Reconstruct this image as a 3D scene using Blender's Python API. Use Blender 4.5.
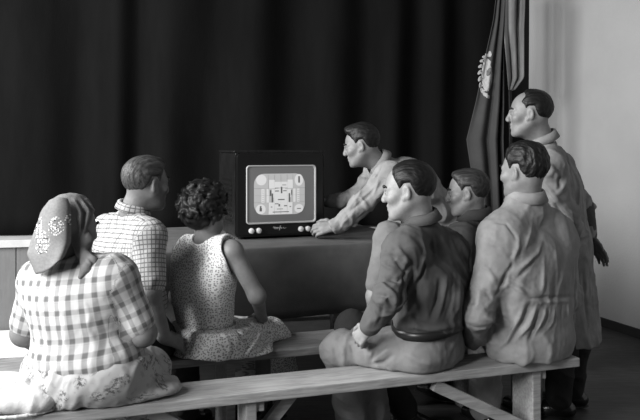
import bpy, math, random
import numpy as np
C = bpy.context.scene.collection
for o in list(bpy.data.objects): bpy.data.objects.remove(o)
SC = bpy.context.scene
PI = math.pi
rad = math.radians

# ------------------------------------------------------------------ camera, world, light, exposure
CAM_H = 1.42                                   # eye height of the photographer
cam = bpy.data.cameras.new('camera'); cam.sensor_width = 36; cam.lens = 750/640*36
cam.shift_y = -65/640; cam.clip_end = 100
cam_o = bpy.data.objects.new('camera', cam); C.objects.link(cam_o)
cam_o.location = (0, 0, CAM_H); cam_o.rotation_euler = (PI/2, 0, 0)
SC.camera = cam_o
wd = bpy.data.worlds.new('world'); SC.world = wd; wd.use_nodes = True
bg = wd.node_tree.nodes['Background']; bg.inputs[0].default_value = (1, 1, 1, 1); bg.inputs[1].default_value = 0.04
SC.view_settings.view_transform = 'Standard'; SC.view_settings.look = 'None'
SC.view_settings.exposure = 0.45; SC.view_settings.gamma = 1.0; SC.view_settings.use_curve_mapping = False

def area(name, loc, target, sx, sy, power):
    l = bpy.data.lights.new(name, 'AREA'); l.shape = 'RECTANGLE'; l.size = sx; l.size_y = sy; l.energy = power
    o = bpy.data.objects.new(name, l); C.objects.link(o); o.location = loc
    d = np.array(target, float)-np.array(loc, float)
    from mathutils import Vector
    o.rotation_euler = Vector(d).to_track_quat('-Z', 'Y').to_euler()
    return o
for wy, we in ((3.3, 130), (0.9, 205), (-1.6, 225)):                           # the row of tall windows in the left-hand wall
    area('window_daylight', (-3.7, wy, 2.9), (0.6, wy+1.4, 0.6), 1.2, 1.9, we*1.15)

def W(px, py, d):                               # place seen at a pixel of the photo, at depth d metres
    return np.array([(px-320)/750*d, d, CAM_H-(py-145)/750*d])
def nrm(v):
    v = np.asarray(v, float); return v/(np.linalg.norm(v)+1e-12)
A = lambda *v: np.array(v, float)
YAW = rad(20)
U = A(math.cos(YAW), math.sin(YAW), 0); V_ = A(-math.sin(YAW), math.cos(YAW), 0)

# ------------------------------------------------------------------ materials
def new_mat(name):
    m = bpy.data.materials.new(name); m.use_nodes = True
    nt = m.node_tree; b = nt.nodes['Principled BSDF']
    return m, nt, b
class NG:
    def __init__(s, nt): s.nt = nt
    def math(s, op, a, b=None, c=None, clamp=False):
        n = s.nt.nodes.new('ShaderNodeMath'); n.operation = op; n.use_clamp = clamp
        for i, x in enumerate((a, b, c)):
            if x is None: continue
            if isinstance(x, (int, float)): n.inputs[i].default_value = x
            else: s.nt.links.new(x, n.inputs[i])
        return n.outputs[0]
    def attr(s, name='puv'):
        n = s.nt.nodes.new('ShaderNodeAttribute'); n.attribute_name = name; return n.outputs['Vector']
    def obj(s):
        return s.nt.nodes.new('ShaderNodeTexCoord').outputs['Object']
    def sep(s, v):
        n = s.nt.nodes.new('ShaderNodeSeparateXYZ'); s.nt.links.new(v, n.inputs[0]); return n.outputs
    def scale(s, v, sc):
        n = s.nt.nodes.new('ShaderNodeMapping'); s.nt.links.new(v, n.inputs[0]); n.inputs['Scale'].default_value = sc; return n.outputs[0]
    def noise(s, v, sc, det=3, rough=.55):
        n = s.nt.nodes.new('ShaderNodeTexNoise'); s.nt.links.new(v, n.inputs['Vector'])
        n.inputs['Scale'].default_value = sc; n.inputs['Detail'].default_value = det; n.inputs['Roughness'].default_value = rough
        return n.outputs['Fac']
    def voro(s, v, sc, rnd=1.0, out='Distance'):
        n = s.nt.nodes.new('ShaderNodeTexVoronoi'); s.nt.links.new(v, n.inputs['Vector'])
        n.voronoi_dimensions = '2D'; n.inputs['Scale'].default_value = sc; n.inputs['Randomness'].default_value = rnd; return n.outputs[out]
    def ramp(s, x, a, b, lo, hi):
        n = s.nt.nodes.new('ShaderNodeMapRange'); s.nt.links.new(x, n.inputs[0])
        for i, v in zip((1, 2, 3, 4), (a, b, lo, hi)): n.inputs[i].default_value = v
        n.interpolation_type = 'SMOOTHSTEP'; return n.outputs[0]
    def gray(s, x, b):
        n = s.nt.nodes.new('ShaderNodeCombineColor')
        for i in range(3): s.nt.links.new(x, n.inputs[i])
        s.nt.links.new(n.outputs[0], b.inputs['Base Color'])
    def bump(s, x, b, dist, st=1.0):
        n = s.nt.nodes.new('ShaderNodeBump'); n.inputs['Distance'].default_value = dist; n.inputs['Strength'].default_value = st
        s.nt.links.new(x, n.inputs['Height']); s.nt.links.new(n.outputs[0], b.inputs['Normal'])
def plain(name, g, rough=.7, spec=.3, var=.0, vscale=8, bump=0, bscale=200, metallic=0, stretch=(1, 1, 1)):
    m, nt, b = new_mat(name); G = NG(nt)
    b.inputs['Roughness'].default_value = rough; b.inputs['Specular IOR Level'].default_value = spec; b.inputs['Metallic'].default_value = metallic
    co = G.scale(G.obj(), stretch)
    n = G.noise(co, vscale, 4)
    G.gray(G.ramp(n, .3, .7, g*(1-var), g*(1+var)), b)
    if bump: G.bump(G.noise(co, bscale, 3), b, bump)
    return m
def cloth(name, g, var=.08, rough=.85):
    return plain(name, g, rough, .15, var, 14, .0015, 420)
def skin(name, g):
    return plain(name, g, .5, .4, .10, 30, .0008, 260)
def wood(name, g, var=.35, rough=.6, stretch=(1.2, 14, 14), spec=.3):
    m, nt, b = new_mat(name); G = NG(nt)
    b.inputs['Roughness'].default_value = rough; b.inputs['Specular IOR Level'].default_value = spec
    co = G.scale(G.obj(), stretch)
    n1 = G.noise(co, 5, 5, .65); n2 = G.noise(G.scale(G.obj(), (3, 3, 3)), 2, 3)
    x = G.math('ADD', G.math('MULTIPLY', n1, .75), G.math('MULTIPLY', n2, .35))
    G.gray(G.ramp(x, .35, .75, g*(1-var), g*(1+var)), b)
    G.bump(n1, b, .003); return m
def hair_mat(name, g, var=.5):
    m, nt, b = new_mat(name); G = NG(nt)
    b.inputs['Roughness'].default_value = .5; b.inputs['Specular IOR Level'].default_value = .28
    n = G.noise(G.scale(G.attr('flow'), (150, 14, 60)), 1, 3)
    G.gray(G.ramp(n, .3, .7, g*(1-var), g*(1+var)), b); G.bump(n, b, .004); return m
def patterned(name, kind):
    m, nt, b = new_mat(name); G = NG(nt)
    b.inputs['Roughness'].default_value = .85; b.inputs['Specular IOR Level'].default_value = .15
    uv = G.attr(); s = G.sep(uv); u, v = s[0], s[1]
    M = G.math
    def stripe(c, period, width, soft=.06, off=0.):
        f = M('FRACT', M('ADD', M('DIVIDE', c, period), off+100.))
        d = M('ABSOLUTE', M('SUBTRACT', f, .5))
        return G.ramp(d, width/2-soft/2, width/2+soft/2, 1., 0.)
    if kind == 'gingham':
        a = stripe(u, .047, .42, .12); c = stripe(v, .052, .36, .12)
        thin = stripe(u, .047, .06, .04, .3); thin2 = stripe(v, .052, .05, .04, .3)
        t = M('ADD', M('MULTIPLY', a, .33), M('MULTIPLY', c, .27))
        t = M('ADD', t, M('MULTIPLY', M('ADD', thin, thin2), .05))
        g = M('SUBTRACT', .50, M('MULTIPLY', t, .62), clamp=True)
    elif kind == 'check':
        a = stripe(u, .0185, .22, .14); c = stripe(v, .0195, .25, .14)
        t = M('MAXIMUM', a, c)
        big = stripe(u, .063, .45, .2)
        g = M('SUBTRACT', .42, M('ADD', M('MULTIPLY', t, .26), M('MULTIPLY', big, .06)), clamp=True)
    elif kind == 'dots':
        d = G.voro(uv, 98, .85); h = G.noise(uv, 70, 2)
        t = G.ramp(M('ADD', d, M('MULTIPLY', M('SUBTRACT', h, .5), .35)), .22, .38, 1., 0.)
        g = M('SUBTRACT', .76, M('MULTIPLY', t, .50), clamp=True)
    elif kind == 'floral':
        d = G.voro(uv, 15, .9); n = G.noise(uv, 85, 3, .6)
        patch = G.ramp(d, .20, .42, 1., 0.)
        t = M('MULTIPLY', patch, G.ramp(n, .46, .56, 0., 1.))
        n2 = G.noise(uv, 30, 2); t = M('ADD', t, M('MULTIPLY', G.ramp(n2, .58, .66, 0., 1.), .25))
        g = M('SUBTRACT', .38, M('MULTIPLY', t, .24), clamp=True)
    elif kind == 'scarf':                       # three embroidered sprays on a grey cloth
        tot = None
        for (cx, cy, rx, ry) in ((-.082, .026, .022, .036), (-.012, .012, .027, .034), (-.062, -.045, .026, .044), (.030, .038, .013, .022)):
            ex = M('DIVIDE', M('SUBTRACT', u, cx), rx); ey = M('DIVIDE', M('SUBTRACT', v, cy), ry)
            r2 = M('ADD', M('MULTIPLY', ex, ex), M('MULTIPLY', ey, ey))
            k = G.ramp(M('ADD', r2, M('MULTIPLY', M('SUBTRACT', G.noise(uv, 45, 2), .5), 1.6)), .8, 1.2, 1., 0.); tot = k if tot is None else M('MAXIMUM', tot, k)
        n = G.noise(uv, 120, 2); pet = G.ramp(G.voro(uv, 120, .9), .25, .45, 1., 0.); pet = M('MULTIPLY', pet, G.ramp(G.noise(uv, 55, 2), .38, .52, 0., 1.))
        dark = G.ramp(G.noise(uv, 75, 2), .56, .64, 0., 1.)
        val = M('ADD', M('MULTIPLY', pet, .50), .15); val = M('SUBTRACT', val, M('MULTIPLY', dark, .13), clamp=True)
        base = G.ramp(n, .3, .7, .15, .18)
        mx = nt.nodes.new('ShaderNodeMix'); nt.links.new(tot, mx.inputs[0]); nt.links.new(base, mx.inputs[2]); nt.links.new(val, mx.inputs[3])
        g = mx.outputs[0]
    G.gray(g, b); G.bump(G.noise(uv, 400, 2), b, .001)
    return m
def emit_mat(name, g, e, rough=.3):
    m, nt, b = new_mat(name)
    b.inputs['Base Color'].default_value = (g, g, g, 1); b.inputs['Roughness'].default_value = rough
    b.inputs['Emission Color'].default_value = (1, 1, 1, 1); b.inputs['Emission Strength'].default_value = e
    return m

# ------------------------------------------------------------------ objects
def link(name, me, mat, parent=None, loc=None):
    o = bpy.data.objects.new(name, me); C.objects.link(o)
    if mat is not None: me.materials.append(mat)
    if parent is not None: o.parent = parent
    if loc is not None: o.location = tuple(loc)
    return o
def tag(o, label, cat, group=None, kind=None):
    o['label'] = label; o['category'] = cat
    if group: o['group'] = group
    if kind: o['kind'] = kind
    return o
def empty(name, loc, rz=0):
    o = bpy.data.objects.new(name, None); C.objects.link(o); o.location = tuple(loc); o.rotation_euler = (0, 0, rz)
    o.empty_display_size = .1; return o
def mesh_np(name, v, f, mat, parent=None, base=None, smooth=True, attrs=None):
    v = np.asarray(v, np.float64)
    if base is not None: v = v-np.asarray(base)
    me = bpy.data.meshes.new(name); f = np.asarray(f, np.int32)
    me.vertices.add(len(v)); me.vertices.foreach_set('co', v.astype(np.float32).ravel())
    k = f.shape[1]; me.loops.add(f.size); me.loops.foreach_set('vertex_index', f.ravel())
    me.polygons.add(len(f)); me.polygons.foreach_set('loop_start', np.arange(0, f.size, k, dtype=np.int32))
    me.update(calc_edges=True)
    if smooth: me.polygons.foreach_set('use_smooth', np.ones(len(f), bool))
    for an, av in (attrs or {}).items():
        at = me.attributes.new(an, 'FLOAT_VECTOR', 'POINT'); at.data.foreach_set('vector', np.asarray(av, np.float32).ravel())
    o = link(name, me, mat, parent)
    if parent is None and base is not None: o.location = tuple(base)
    return o
class MB:                                       # collects simple solids into one mesh
    def __init__(s): s.v = []; s.f = []
    def add(s, v, f):
        n = len(s.v); s.v += [tuple(x) for x in v]; s.f += [tuple(i+n for i in q) for q in f]; return s
    def box(s, a, b, bev=0):
        x0, y0, z0 = a; x1, y1, z1 = b
        s.add([(x0,y0,z0),(x1,y0,z0),(x1,y1,z0),(x0,y1,z0),(x0,y0,z1),(x1,y0,z1),(x1,y1,z1),(x0,y1,z1)],
              [(0,3,2,1),(4,5,6,7),(0,1,5,4),(1,2,6,5),(2,3,7,6),(3,0,4,7)]); return s
    def bar(s, p, q, w, h, up=(0,0,1)):         # beam between two points, w across, h along up
        p, q = np.array(p, float), np.array(q, float); d = nrm(q-p); x = nrm(np.cross(d, up)); z = np.cross(x, d)
        vs = [c+x*a*w/2+z*b*h/2 for c in (p, q) for a, b in ((-1,-1),(1,-1),(1,1),(-1,1))]
        s.add(vs, [(0,1,2,3),(7,6,5,4),(0,4,5,1),(1,5,6,2),(2,6,7,3),(3,7,4,0)]); return s
    def tube(s, pts, r, n=10, caps=True):
        pts = [np.array(p, float) for p in pts]; rs = r if hasattr(r, '__len__') else [r]*len(pts); rings = []
        up = A(0,0,1) if abs(nrm(pts[1]-pts[0])[2]) < .9 else A(1,0,0)
        for i, p in enumerate(pts):
            d = nrm(pts[min(i+1,len(pts)-1)]-pts[max(i-1,0)]); x = nrm(np.cross(up, d)); y = np.cross(d, x); up = nrm(np.cross(d, x)) if False else up
            rings.append([p+(x*math.cos(t)+y*math.sin(t))*rs[i] for t in np.linspace(0, 2*PI, n, endpoint=False)])
        v = [q for rg in rings for q in rg]; f = []
        for i in range(len(pts)-1):
            for j in range(n): f.append((i*n+j, i*n+(j+1)%n, (i+1)*n+(j+1)%n, (i+1)*n+j))
        if caps: f += [tuple(range(n))[::-1], tuple(range((len(pts)-1)*n, len(pts)*n))]
        s.add(v, f); return s
    def prism(s, poly, y0, y1):                 # polygon in (x,z) extruded along y
        n = len(poly); v = [(x,y0,z) for x,z in poly]+[(x,y1,z) for x,z in poly]
        f = [tuple(range(n)), tuple(range(2*n-1, n-1, -1))]+[(i,i+n,(i+1)%n+n,(i+1)%n) for i in range(n)]
        s.add(v, f); return s
    def build(s, name, mat, parent=None, bevel=0, smooth=False, loc=None):
        me = bpy.data.meshes.new(name); me.from_pydata(s.v, [], s.f); me.update()
        import bmesh
        bm = bmesh.new(); bm.from_mesh(me); bmesh.ops.recalc_face_normals(bm, faces=bm.faces)
        if bevel: bmesh.ops.bevel(bm, geom=list(bm.edges), offset=bevel, segments=2, affect='EDGES', profile=.6)
        bm.to_mesh(me); bm.free()
        if smooth:
            for p in me.polygons: p.use_smooth = True
        return link(name, me, mat, parent, loc)
def rrect(x0, x1, z0, z1, r, n=8):
    pts = []
    for cx, cz, a0 in ((x1-r, z1-r, 0), (x0+r, z1-r, 90), (x0+r, z0+r, 180), (x1-r, z0+r, 270)):
        for k in range(n+1):
            t = rad(a0+90*k/n); pts.append((cx+r*math.cos(t), cz+r*math.sin(t)))
    return pts
def disc(cx, cz, rx, rz, n=28):
    return [(cx+rx*math.cos(t), cz+rz*math.sin(t)) for t in np.linspace(0, 2*PI, n, endpoint=False)]

# ------------------------------------------------------------------ implicit modelling for figures
def vnoise(p, seed=0):
    i = np.floor(p).astype(np.int64); f = p-i; f = f*f*(3-2*f)
    def h(x, y, z):
        n = (x*374761393+y*668265263+z*2147483647+seed*1274126177) & 0xffffffff
        n = ((n ^ (n >> 13))*1274126177) & 0xffffffff
        return ((n ^ (n >> 16)) & 0xffff)/32767.5-1
    r = 0
    for a in (0, 1):
        for b in (0, 1):
            for c in (0, 1):
                w = (f[:,0] if a else 1-f[:,0])*(f[:,1] if b else 1-f[:,1])*(f[:,2] if c else 1-f[:,2])
                r = r+w*h(i[:,0]+a, i[:,1]+b, i[:,2]+c)
    return r
def poly_sd(y, z, poly):
    poly = np.asarray(poly, np.float32); d = np.full(y.shape, 1e9, np.float32); ins = np.zeros(y.shape, bool)
    n = len(poly)
    for i in range(n):
        a, b = poly[i], poly[(i+1) % n]; e = b-a
        wy, wz = y-a[0], z-a[1]; t = np.clip((wy*e[0]+wz*e[1])/(e@e), 0, 1)
        d = np.minimum(d, (wy-t*e[0])**2+(wz-t*e[1])**2)
        cr = ((a[1] > z) != (b[1] > z)) & (y < (e[0])*(z-a[1])/(e[1] if abs(e[1]) > 1e-9 else 1e-9)+a[0])
        ins ^= cr
    d = np.sqrt(d); return np.where(ins, -d, d)
class Vol:
    def __init__(s): s.p = []; s.g = 0
    def cap(s, a, b, ra, rb=None, k=.02, op='u', flat=None):
        a, b = np.array(a, np.float32), np.array(b, np.float32); rb = ra if rb is None else rb
        if flat is not None: flat = (nrm(flat[0]).astype(np.float32), np.float32(flat[1]))
        s.p.append((op, 'c', (a, b, ra, rb, flat), k, s.g)); return s
    def chain(s, pts, rs, k=.02, op='u', flat=None):
        for i in range(len(pts)-1): s.cap(pts[i], pts[i+1], rs[i], rs[i+1], k, op, flat)
        return s
    def ell(s, c, r, R=None, k=.02, op='u'):
        s.p.append((op, 'e', (np.array(c, np.float32), np.array(r, np.float32), (np.eye(3) if R is None else np.asarray(R)).astype(np.float32)), k, s.g)); return s
    def half(s, c, n, k=.004):                  # keep the side the normal points away from
        s.p.append(('i', 'h', (np.array(c, np.float32), nrm(n).astype(np.float32)), k, s.g)); return s
    def poly(s, c, R, poly, k=.008, op='i'):
        s.p.append((op, 'p', (np.array(c, np.float32), np.asarray(R, np.float32), poly), k, s.g)); return s
    @staticmethod
    def dist(kind, D, P):
        if kind == 'c':
            a, b, ra, rb, flat = D; q = P-a; ba = b-a; L = float(ba@ba)+1e-9
            t = np.clip((q@ba)/L, 0, 1); q = q-t[..., None]*ba
            if flat is not None: q = q+((q@flat[0])*(1/flat[1]-1))[..., None]*flat[0]
            return np.sqrt((q*q).sum(-1))-(ra+(rb-ra)*t)
        if kind == 'e':
            c, r, R = D; q = (P-c)@R; k0 = np.sqrt(((q/r)**2).sum(-1)); k1 = np.sqrt(((q/(r*r))**2).sum(-1))+1e-9
            return k0*(k0-1)/k1
        if kind == 'h':
            c, n = D; return (P-c)@n
        if kind == 'p':
            c, R, poly = D; q = (P-c)@R; return poly_sd(q[..., 1], q[..., 2], poly)
    @staticmethod
    def bounds(kind, D):
        if kind == 'c':
            a, b, ra, rb, flat = D; m = max(ra, rb); return np.minimum(a, b)-m, np.maximum(a, b)+m
        c, r, R = D; e = np.abs(R)@r; return c-e, c+e
    def mesh(s, res, smooth=2):
        lo = np.min([s.bounds(k, D)[0] for op, k, D, _, _ in s.p if op == 'u'], 0)-3*res-.01
        hi = np.max([s.bounds(k, D)[1] for op, k, D, _, _ in s.p if op == 'u'], 0)+3*res+.01
        n = np.ceil((hi-lo)/res).astype(int)+1
        ax = [(lo[i]+np.arange(n[i])*res).astype(np.float32) for i in range(3)]
        f = np.full(n, .3, np.float32)
        for op, kind, D, k, g in s.p:
            if op == 'i':
                i0, i1 = np.zeros(3, int), n
            else:
                a, b = s.bounds(kind, D); pad = k+3*res
                i0 = np.clip(np.floor((a-pad-lo)/res).astype(int), 0, n-1); i1 = np.clip(np.ceil((b+pad-lo)/res).astype(int)+1, 1, n)
            if np.any(i1 <= i0): continue
            slab = max(1, int(4e6/max(1, (i1[1]-i0[1])*(i1[2]-i0[2]))))
            for x0 in range(i0[0], i1[0], slab):
                x1 = min(i1[0], x0+slab)
                P = np.stack(np.meshgrid(ax[0][x0:x1], ax[1][i0[1]:i1[1]], ax[2][i0[2]:i1[2]], indexing='ij'), -1)
                d = s.dist(kind, D, P); sl = (slice(x0, x1), slice(i0[1], i1[1]), slice(i0[2], i1[2])); a = f[sl]
                if op == 'u':
                    h = np.maximum(k-np.abs(a-d), 0)/k; f[sl] = np.minimum(a, d)-h*h*k*.25
                else:
                    if op == 's': d = -d
                    h = np.maximum(k-np.abs(a-d), 0)/k; f[sl] = np.maximum(a, d)+h*h*k*.25
        return nets(f, lo, res, smooth)
    def groups(s, v):
        best = np.full(len(v), 1e9); out = np.zeros(len(v), int)
        for op, kind, D, k, g in s.p:
            if op != 'u': continue
            d = s.dist(kind, D, v.astype(np.float32)); m = d < best; best[m] = d[m]; out[m] = g
        return out
def nets(f, lo, res, smooth):
    s = f < 0
    a = s[:-1]; b = s[1:]; al = a & b; an = a | b
    al = al[:, :-1] & al[:, 1:]; an = an[:, :-1] | an[:, 1:]
    al = al[:, :, :-1] & al[:, :, 1:]; an = an[:, :, :-1] | an[:, :, 1:]
    idx = np.argwhere(an & ~al); N = len(idx)
    idm = np.full(al.shape, -1, np.int32); idm[tuple(idx.T)] = np.arange(N)
    acc = np.zeros((N, 3)); cnt = np.zeros(N)
    cs = [(x, y, z) for x in (0, 1) for y in (0, 1) for z in (0, 1)]
    val = {c: f[idx[:,0]+c[0], idx[:,1]+c[1], idx[:,2]+c[2]].astype(float) for c in cs}
    for c in cs:
        for ax in range(3):
            if c[ax]: continue
            e = list(c); e[ax] = 1; e = tuple(e); fa, fb = val[c], val[e]; m = (fa < 0) != (fb < 0)
            t = fa[m]/(fa[m]-fb[m]); p = np.tile(np.array(c, float), (m.sum(), 1)); p[:, ax] += t
            acc[m] += p; cnt[m] += 1
    v = lo+(idx+acc/cnt[:, None])*res
    quads = []
    for ax in range(3):
        o1, o2 = (ax+1) % 3, (ax+2) % 3
        sa = [slice(None)]*3; sb = [slice(None)]*3; sa[ax] = slice(0, -1); sb[ax] = slice(1, None)
        ch = s[tuple(sa)] != s[tuple(sb)]; e = np.argwhere(ch)
        e = e[(e[:, o1] > 0) & (e[:, o2] > 0) & (e[:, o1] < f.shape[o1]-1) & (e[:, o2] < f.shape[o2]-1)]
        ins = s[tuple(e.T)]
        def at(d1, d2):
            q = e.copy(); q[:, o1] -= d1; q[:, o2] -= d2; return idm[tuple(q.T)]
        q = np.stack([at(1,1), at(0,1), at(0,0), at(1,0)], 1)
        q[~ins] = q[~ins][:, ::-1]; quads.append(q)
    q = np.concatenate(quads); q = q[(q >= 0).all(1)]
    used = np.unique(q); mp = np.full(N, -1); mp[used] = np.arange(len(used)); v = v[used]; q = mp[q]
    ea = q.ravel(); eb = np.roll(q, -1, 1).ravel(); deg = np.bincount(ea, minlength=len(v))+np.bincount(eb, minlength=len(v))
    for it in range(smooth*2):
        lam = .5 if it % 2 == 0 else -.52
        av = np.stack([np.bincount(ea, v[eb, i], len(v))+np.bincount(eb, v[ea, i], len(v)) for i in range(3)], 1)/deg[:, None]
        v = v+lam*(av-v)
    return v, q
def normals(v, q):
    n = np.cross(v[q[:,2]]-v[q[:,0]], v[q[:,3]]-v[q[:,1]]); out = np.zeros_like(v)
    for k in range(4):
        for i in range(3): out[:, i] += np.bincount(q[:, k], n[:, i], len(v))
    return out/(np.linalg.norm(out, axis=1)[:, None]+1e-12)
def frame(axis, ref):                           # columns: across, outward ref, along axis
    z = nrm(axis); x = nrm(np.cross(ref, z)); return np.stack([x, np.cross(z, x), z], 1)

# each garment group carries a frame: (origin, 3x3 frame, wrap radius, fold frequencies, fold height)
def garment(name, vol, res, mat, parent, base, frames, seed=0, smooth=2, fine=.0012):
    v, q = vol.mesh(res, smooth); n = normals(v, q); g = vol.groups(v)
    uv = np.zeros((len(v), 3)); dsp = np.zeros(len(v))
    for gi, fr in frames.items():
        m = g == gi
        if not m.any(): continue
        o, R, rr, fq, amp = fr; L = (v[m]-o)@R
        if gi == 0:                                                # body of the garment: cut flat, seams at the sides
            nl = np.abs(n[m]@R); side = nl[:,0] > nl[:,1]*1.3; top_ = (nl[:,2] > .86)
            uv[m] = np.stack([np.where(side, L[:,1]+.3, L[:,0]), np.where(top_ & ~side, L[:,2]*.5-L[:,1]*.9, L[:,2]), np.zeros(m.sum())], 1)
        else:
            ang = np.arctan2(L[:,0], -L[:,1]); uv[m] = np.stack([ang*rr, L[:,2], np.full(m.sum(), gi*.37)], 1)
        w = L*np.asarray(fq); w = w+.55*np.stack([vnoise(L*9+5, seed+1), vnoise(L*9+9, seed+2), vnoise(L*9+17, seed+3)], 1)
        w[:,2] += L[:,0]*(10 if vnoise(np.full((1,3), gi+.5), seed)[0] > 0 else -10)
        r1 = (1-np.abs(vnoise(w, seed+gi)))**3-.35; r2 = (1-np.abs(vnoise(w*2.2+3, seed+gi+7)))**2-.4
        dsp[m] = amp*(1.5*r1+.45*r2)*(.35+1.1*np.clip(vnoise(L*7, seed+31)+.4, 0, 1))
    # blend group borders
    ea = q.ravel(); eb = np.roll(q, -1, 1).ravel(); deg = np.bincount(ea, minlength=len(v))+np.bincount(eb, minlength=len(v))
    for _ in range(3): dsp = .5*dsp+.5*(np.bincount(ea, dsp[eb], len(v))+np.bincount(eb, dsp[ea], len(v)))/deg
    v = v+n*(dsp+fine*vnoise(v*60, seed))[:, None]
    return mesh_np(name, v, q, mat, parent, base, True, {'puv': uv})

def press(o, base, folds):
    """work single creases and ridges of the cloth into its surface: each is a path over the cloth, a height (+ ridge, - crease) and a width"""
    from mathutils.bvhtree import BVHTree
    from mathutils import Vector
    me = o.data; v = np.zeros(len(me.vertices)*3, np.float32); me.vertices.foreach_get('co', v); v = v.reshape(-1, 3).astype(float)+np.asarray(base)
    q = np.zeros(len(me.loops), np.int32); me.loops.foreach_get('vertex_index', q); q = q.reshape(-1, 4); n = normals(v, q)
    tree = BVHTree.FromPolygons(v.tolist(), q.tolist()); off = np.zeros(len(v)); eye = Vector((0, 0, CAM_H))
    for path, amp, wid in folds:
        p = np.array(path, float); s = np.r_[0, np.cumsum(np.linalg.norm(np.diff(p, axis=0), axis=1))]; m = max(6, int(s[-1]))
        t = np.linspace(0, s[-1], m); hits = []
        for k, (x, y) in enumerate(zip(np.interp(t, s, p[:,0]), np.interp(t, s, p[:,1]))):
            h = tree.ray_cast(eye, Vector(nrm(W(x, y, 1.)-np.array(eye))))[0]
            if h is not None: hits.append((*h, min(1, 3.2*min(k+.6, m-k-.4)/m)))
        if not hits: continue
        H = np.array(hits); lo, hi = H[:,:3].min(0)-3*wid, H[:,:3].max(0)+3*wid; near = np.where(((v > lo) & (v < hi)).all(1))[0]
        if not len(near): continue
        d2 = ((v[near][:,None]-H[None,:,:3])**2).sum(-1); j = d2.argmin(1); off[near] += amp*H[j,3]*np.exp(-d2[np.arange(len(near)), j]/wid**2)
    v = v+n*off[:,None]; me.vertices.foreach_set('co', (v-np.asarray(base)).astype(np.float32).ravel()); me.update()

# ------------------------------------------------------------------ anatomy
def head_R(az, pitch=0, roll=0):
    a, p = rad(az), rad(pitch)
    f = A(-math.sin(a)*math.cos(p), math.cos(a)*math.cos(p), -math.sin(p)); r = nrm(np.cross(f, (0,0,1))); u = np.cross(r, f)
    c, s = math.cos(rad(roll)), math.sin(rad(roll)); r, u = r*c+u*s, u*c-r*s
    return np.stack([r, f, u], 1)
class Head:
    def __init__(s, c, az, pitch=0, roll=0, sc=1.0): s.c = np.array(c, float); s.R = head_R(az, pitch, roll); s.s = sc
    def w(s, *p): return s.c+s.R@(np.array(p, float)*s.s)
def add_head(V, h, female=False, jaw=1.0, nose=1.0):
    S = h.s; E = lambda c, r, k=.02, op='u', R=None: V.ell(h.w(*c), np.array(r)*S, h.R if R is None else h.R@R, k*S, op)
    K = lambda a, b, ra, rb=None, k=.012, op='u': V.cap(h.w(*a), h.w(*b), ra*S, (ra if rb is None else rb)*S, k*S, op)
    E((0,-.018,.036), (.075,.098,.083)); E((0,.028,-.005), (.064,.062,.092), .03)
    E((0,.030,-.068), (.052*jaw,.055,.046), .03); K((-.012,.072,-.100), (.012,.072,-.100), .017, k=.022)
    for x in (-1, 1):
        K((x*.054*jaw,-.004,-.045), (x*.030,.055,-.092), .017, .016, .03)
        K((x*.046,.070,.020), (x*.014,.087,.016), .010, .011, .014)
        E((x*.047,.060,-.022), (.022,.024,.020), .025)
        E((x*.031,.094,-.002), (.017,.014,.011), .012, 's')
        E((x*.031,.0775,-.002), (.0145,.0135,.0125), .004)
        a = rad(12)*x; Rz = np.array([[math.cos(a),-math.sin(a),0],[math.sin(a),math.cos(a),0],[0,0,1]])
        E((x*.076,-.008,-.004), (.008,.016,.029), .008, 'u', Rz); E((x*.082,-.003,.001), (.005,.009,.017), .005, 's', Rz)
        K((x*.072,.006,-.024), (x*.072,.008,-.030), .007, k=.006)
        E((x*.011,.101,-.033), (.009,.011,.008), .007)
    K((0,.086,.014), (0,.102*nose,-.020), .009, .012, .012); E((0,.103*nose,-.028), (.012,.013,.011), .009)
    K((-.016,.086,-.056), (.016,.086,-.056), .008, k=.009); K((-.013,.084,-.069), (.013,.084,-.069), .009, k=.008)
    E((0,.097,-.0625), (.024,.010,.0022), .004, 's')
    return V
def add_neck(V, h, N, r=.055):
    V.cap(h.w(0,-.030,-.035), N, r*h.s, r*1.08, .035); V.cap(h.w(0,.02,-.085), N+(h.R[:,1])*.03, r*.55, r*.6, .03)
def add_hand(V, wr, d, back, thumb, curl=(.35,.35,.25), size=1.0, spread=.10, thumb_curl=.3):
    """wrist, pointing direction, direction the back of the hand faces, direction of the thumb side"""
    d = nrm(d); back = nrm(back-d*np.dot(back, d)); th = nrm(np.cross(back, d)); th = th if np.dot(th, thumb) > 0 else -th
    s = size; k0 = wr+d*.088*s
    V.cap(wr-d*.02, wr+d*.02*s, .025*s, .025*s, .02, flat=(back, .72))
    offs = (.030, .010, -.010, -.029); lens = ((.042,.026,.021),(.047,.030,.022),(.043,.028,.021),(.034,.021,.019)); kn = (0,.004,0,-.009)
    for o, ln, kk in zip(offs, lens, kn):
        base = k0+th*o*s+d*kk*s
        V.cap(wr+d*.012*s+th*o*.55*s, base, .0125*s, .0105*s, .012)
        a = 0; p = base; dd0 = nrm(d+th*(o/.03)*spread)
        for j, (L, c) in enumerate(zip(ln, curl)):
            a += c; dd = dd0*math.cos(a)-back*math.sin(a); q = p+dd*L*s
            V.cap(p, q, (.0092-.0009*j)*s, (.0086-.0009*j)*s, .0035 if j else .006); p = q
    V.cap(wr+d*.03*s, wr+d*.07*s, .020*s, .016*s, .012, flat=(back, .8))
    t0 = wr+d*.020*s+th*.018*s-back*.006*s; t1 = t0+nrm(d*.75+th*.75-back*.2)*.045*s; V.cap(t0, t1, .014*s, .011*s, .012)
    t2 = t1+nrm(d*.95+th*(.45-thumb_curl)-back*.25)*.034*s; V.cap(t1, t2, .0105*s, .0095*s, .006)
    t3 = t2+nrm(d+th*(.2-thumb_curl)-back*.35)*.026*s; V.cap(t2, t3, .0095*s, .0078*s, .005)
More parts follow.
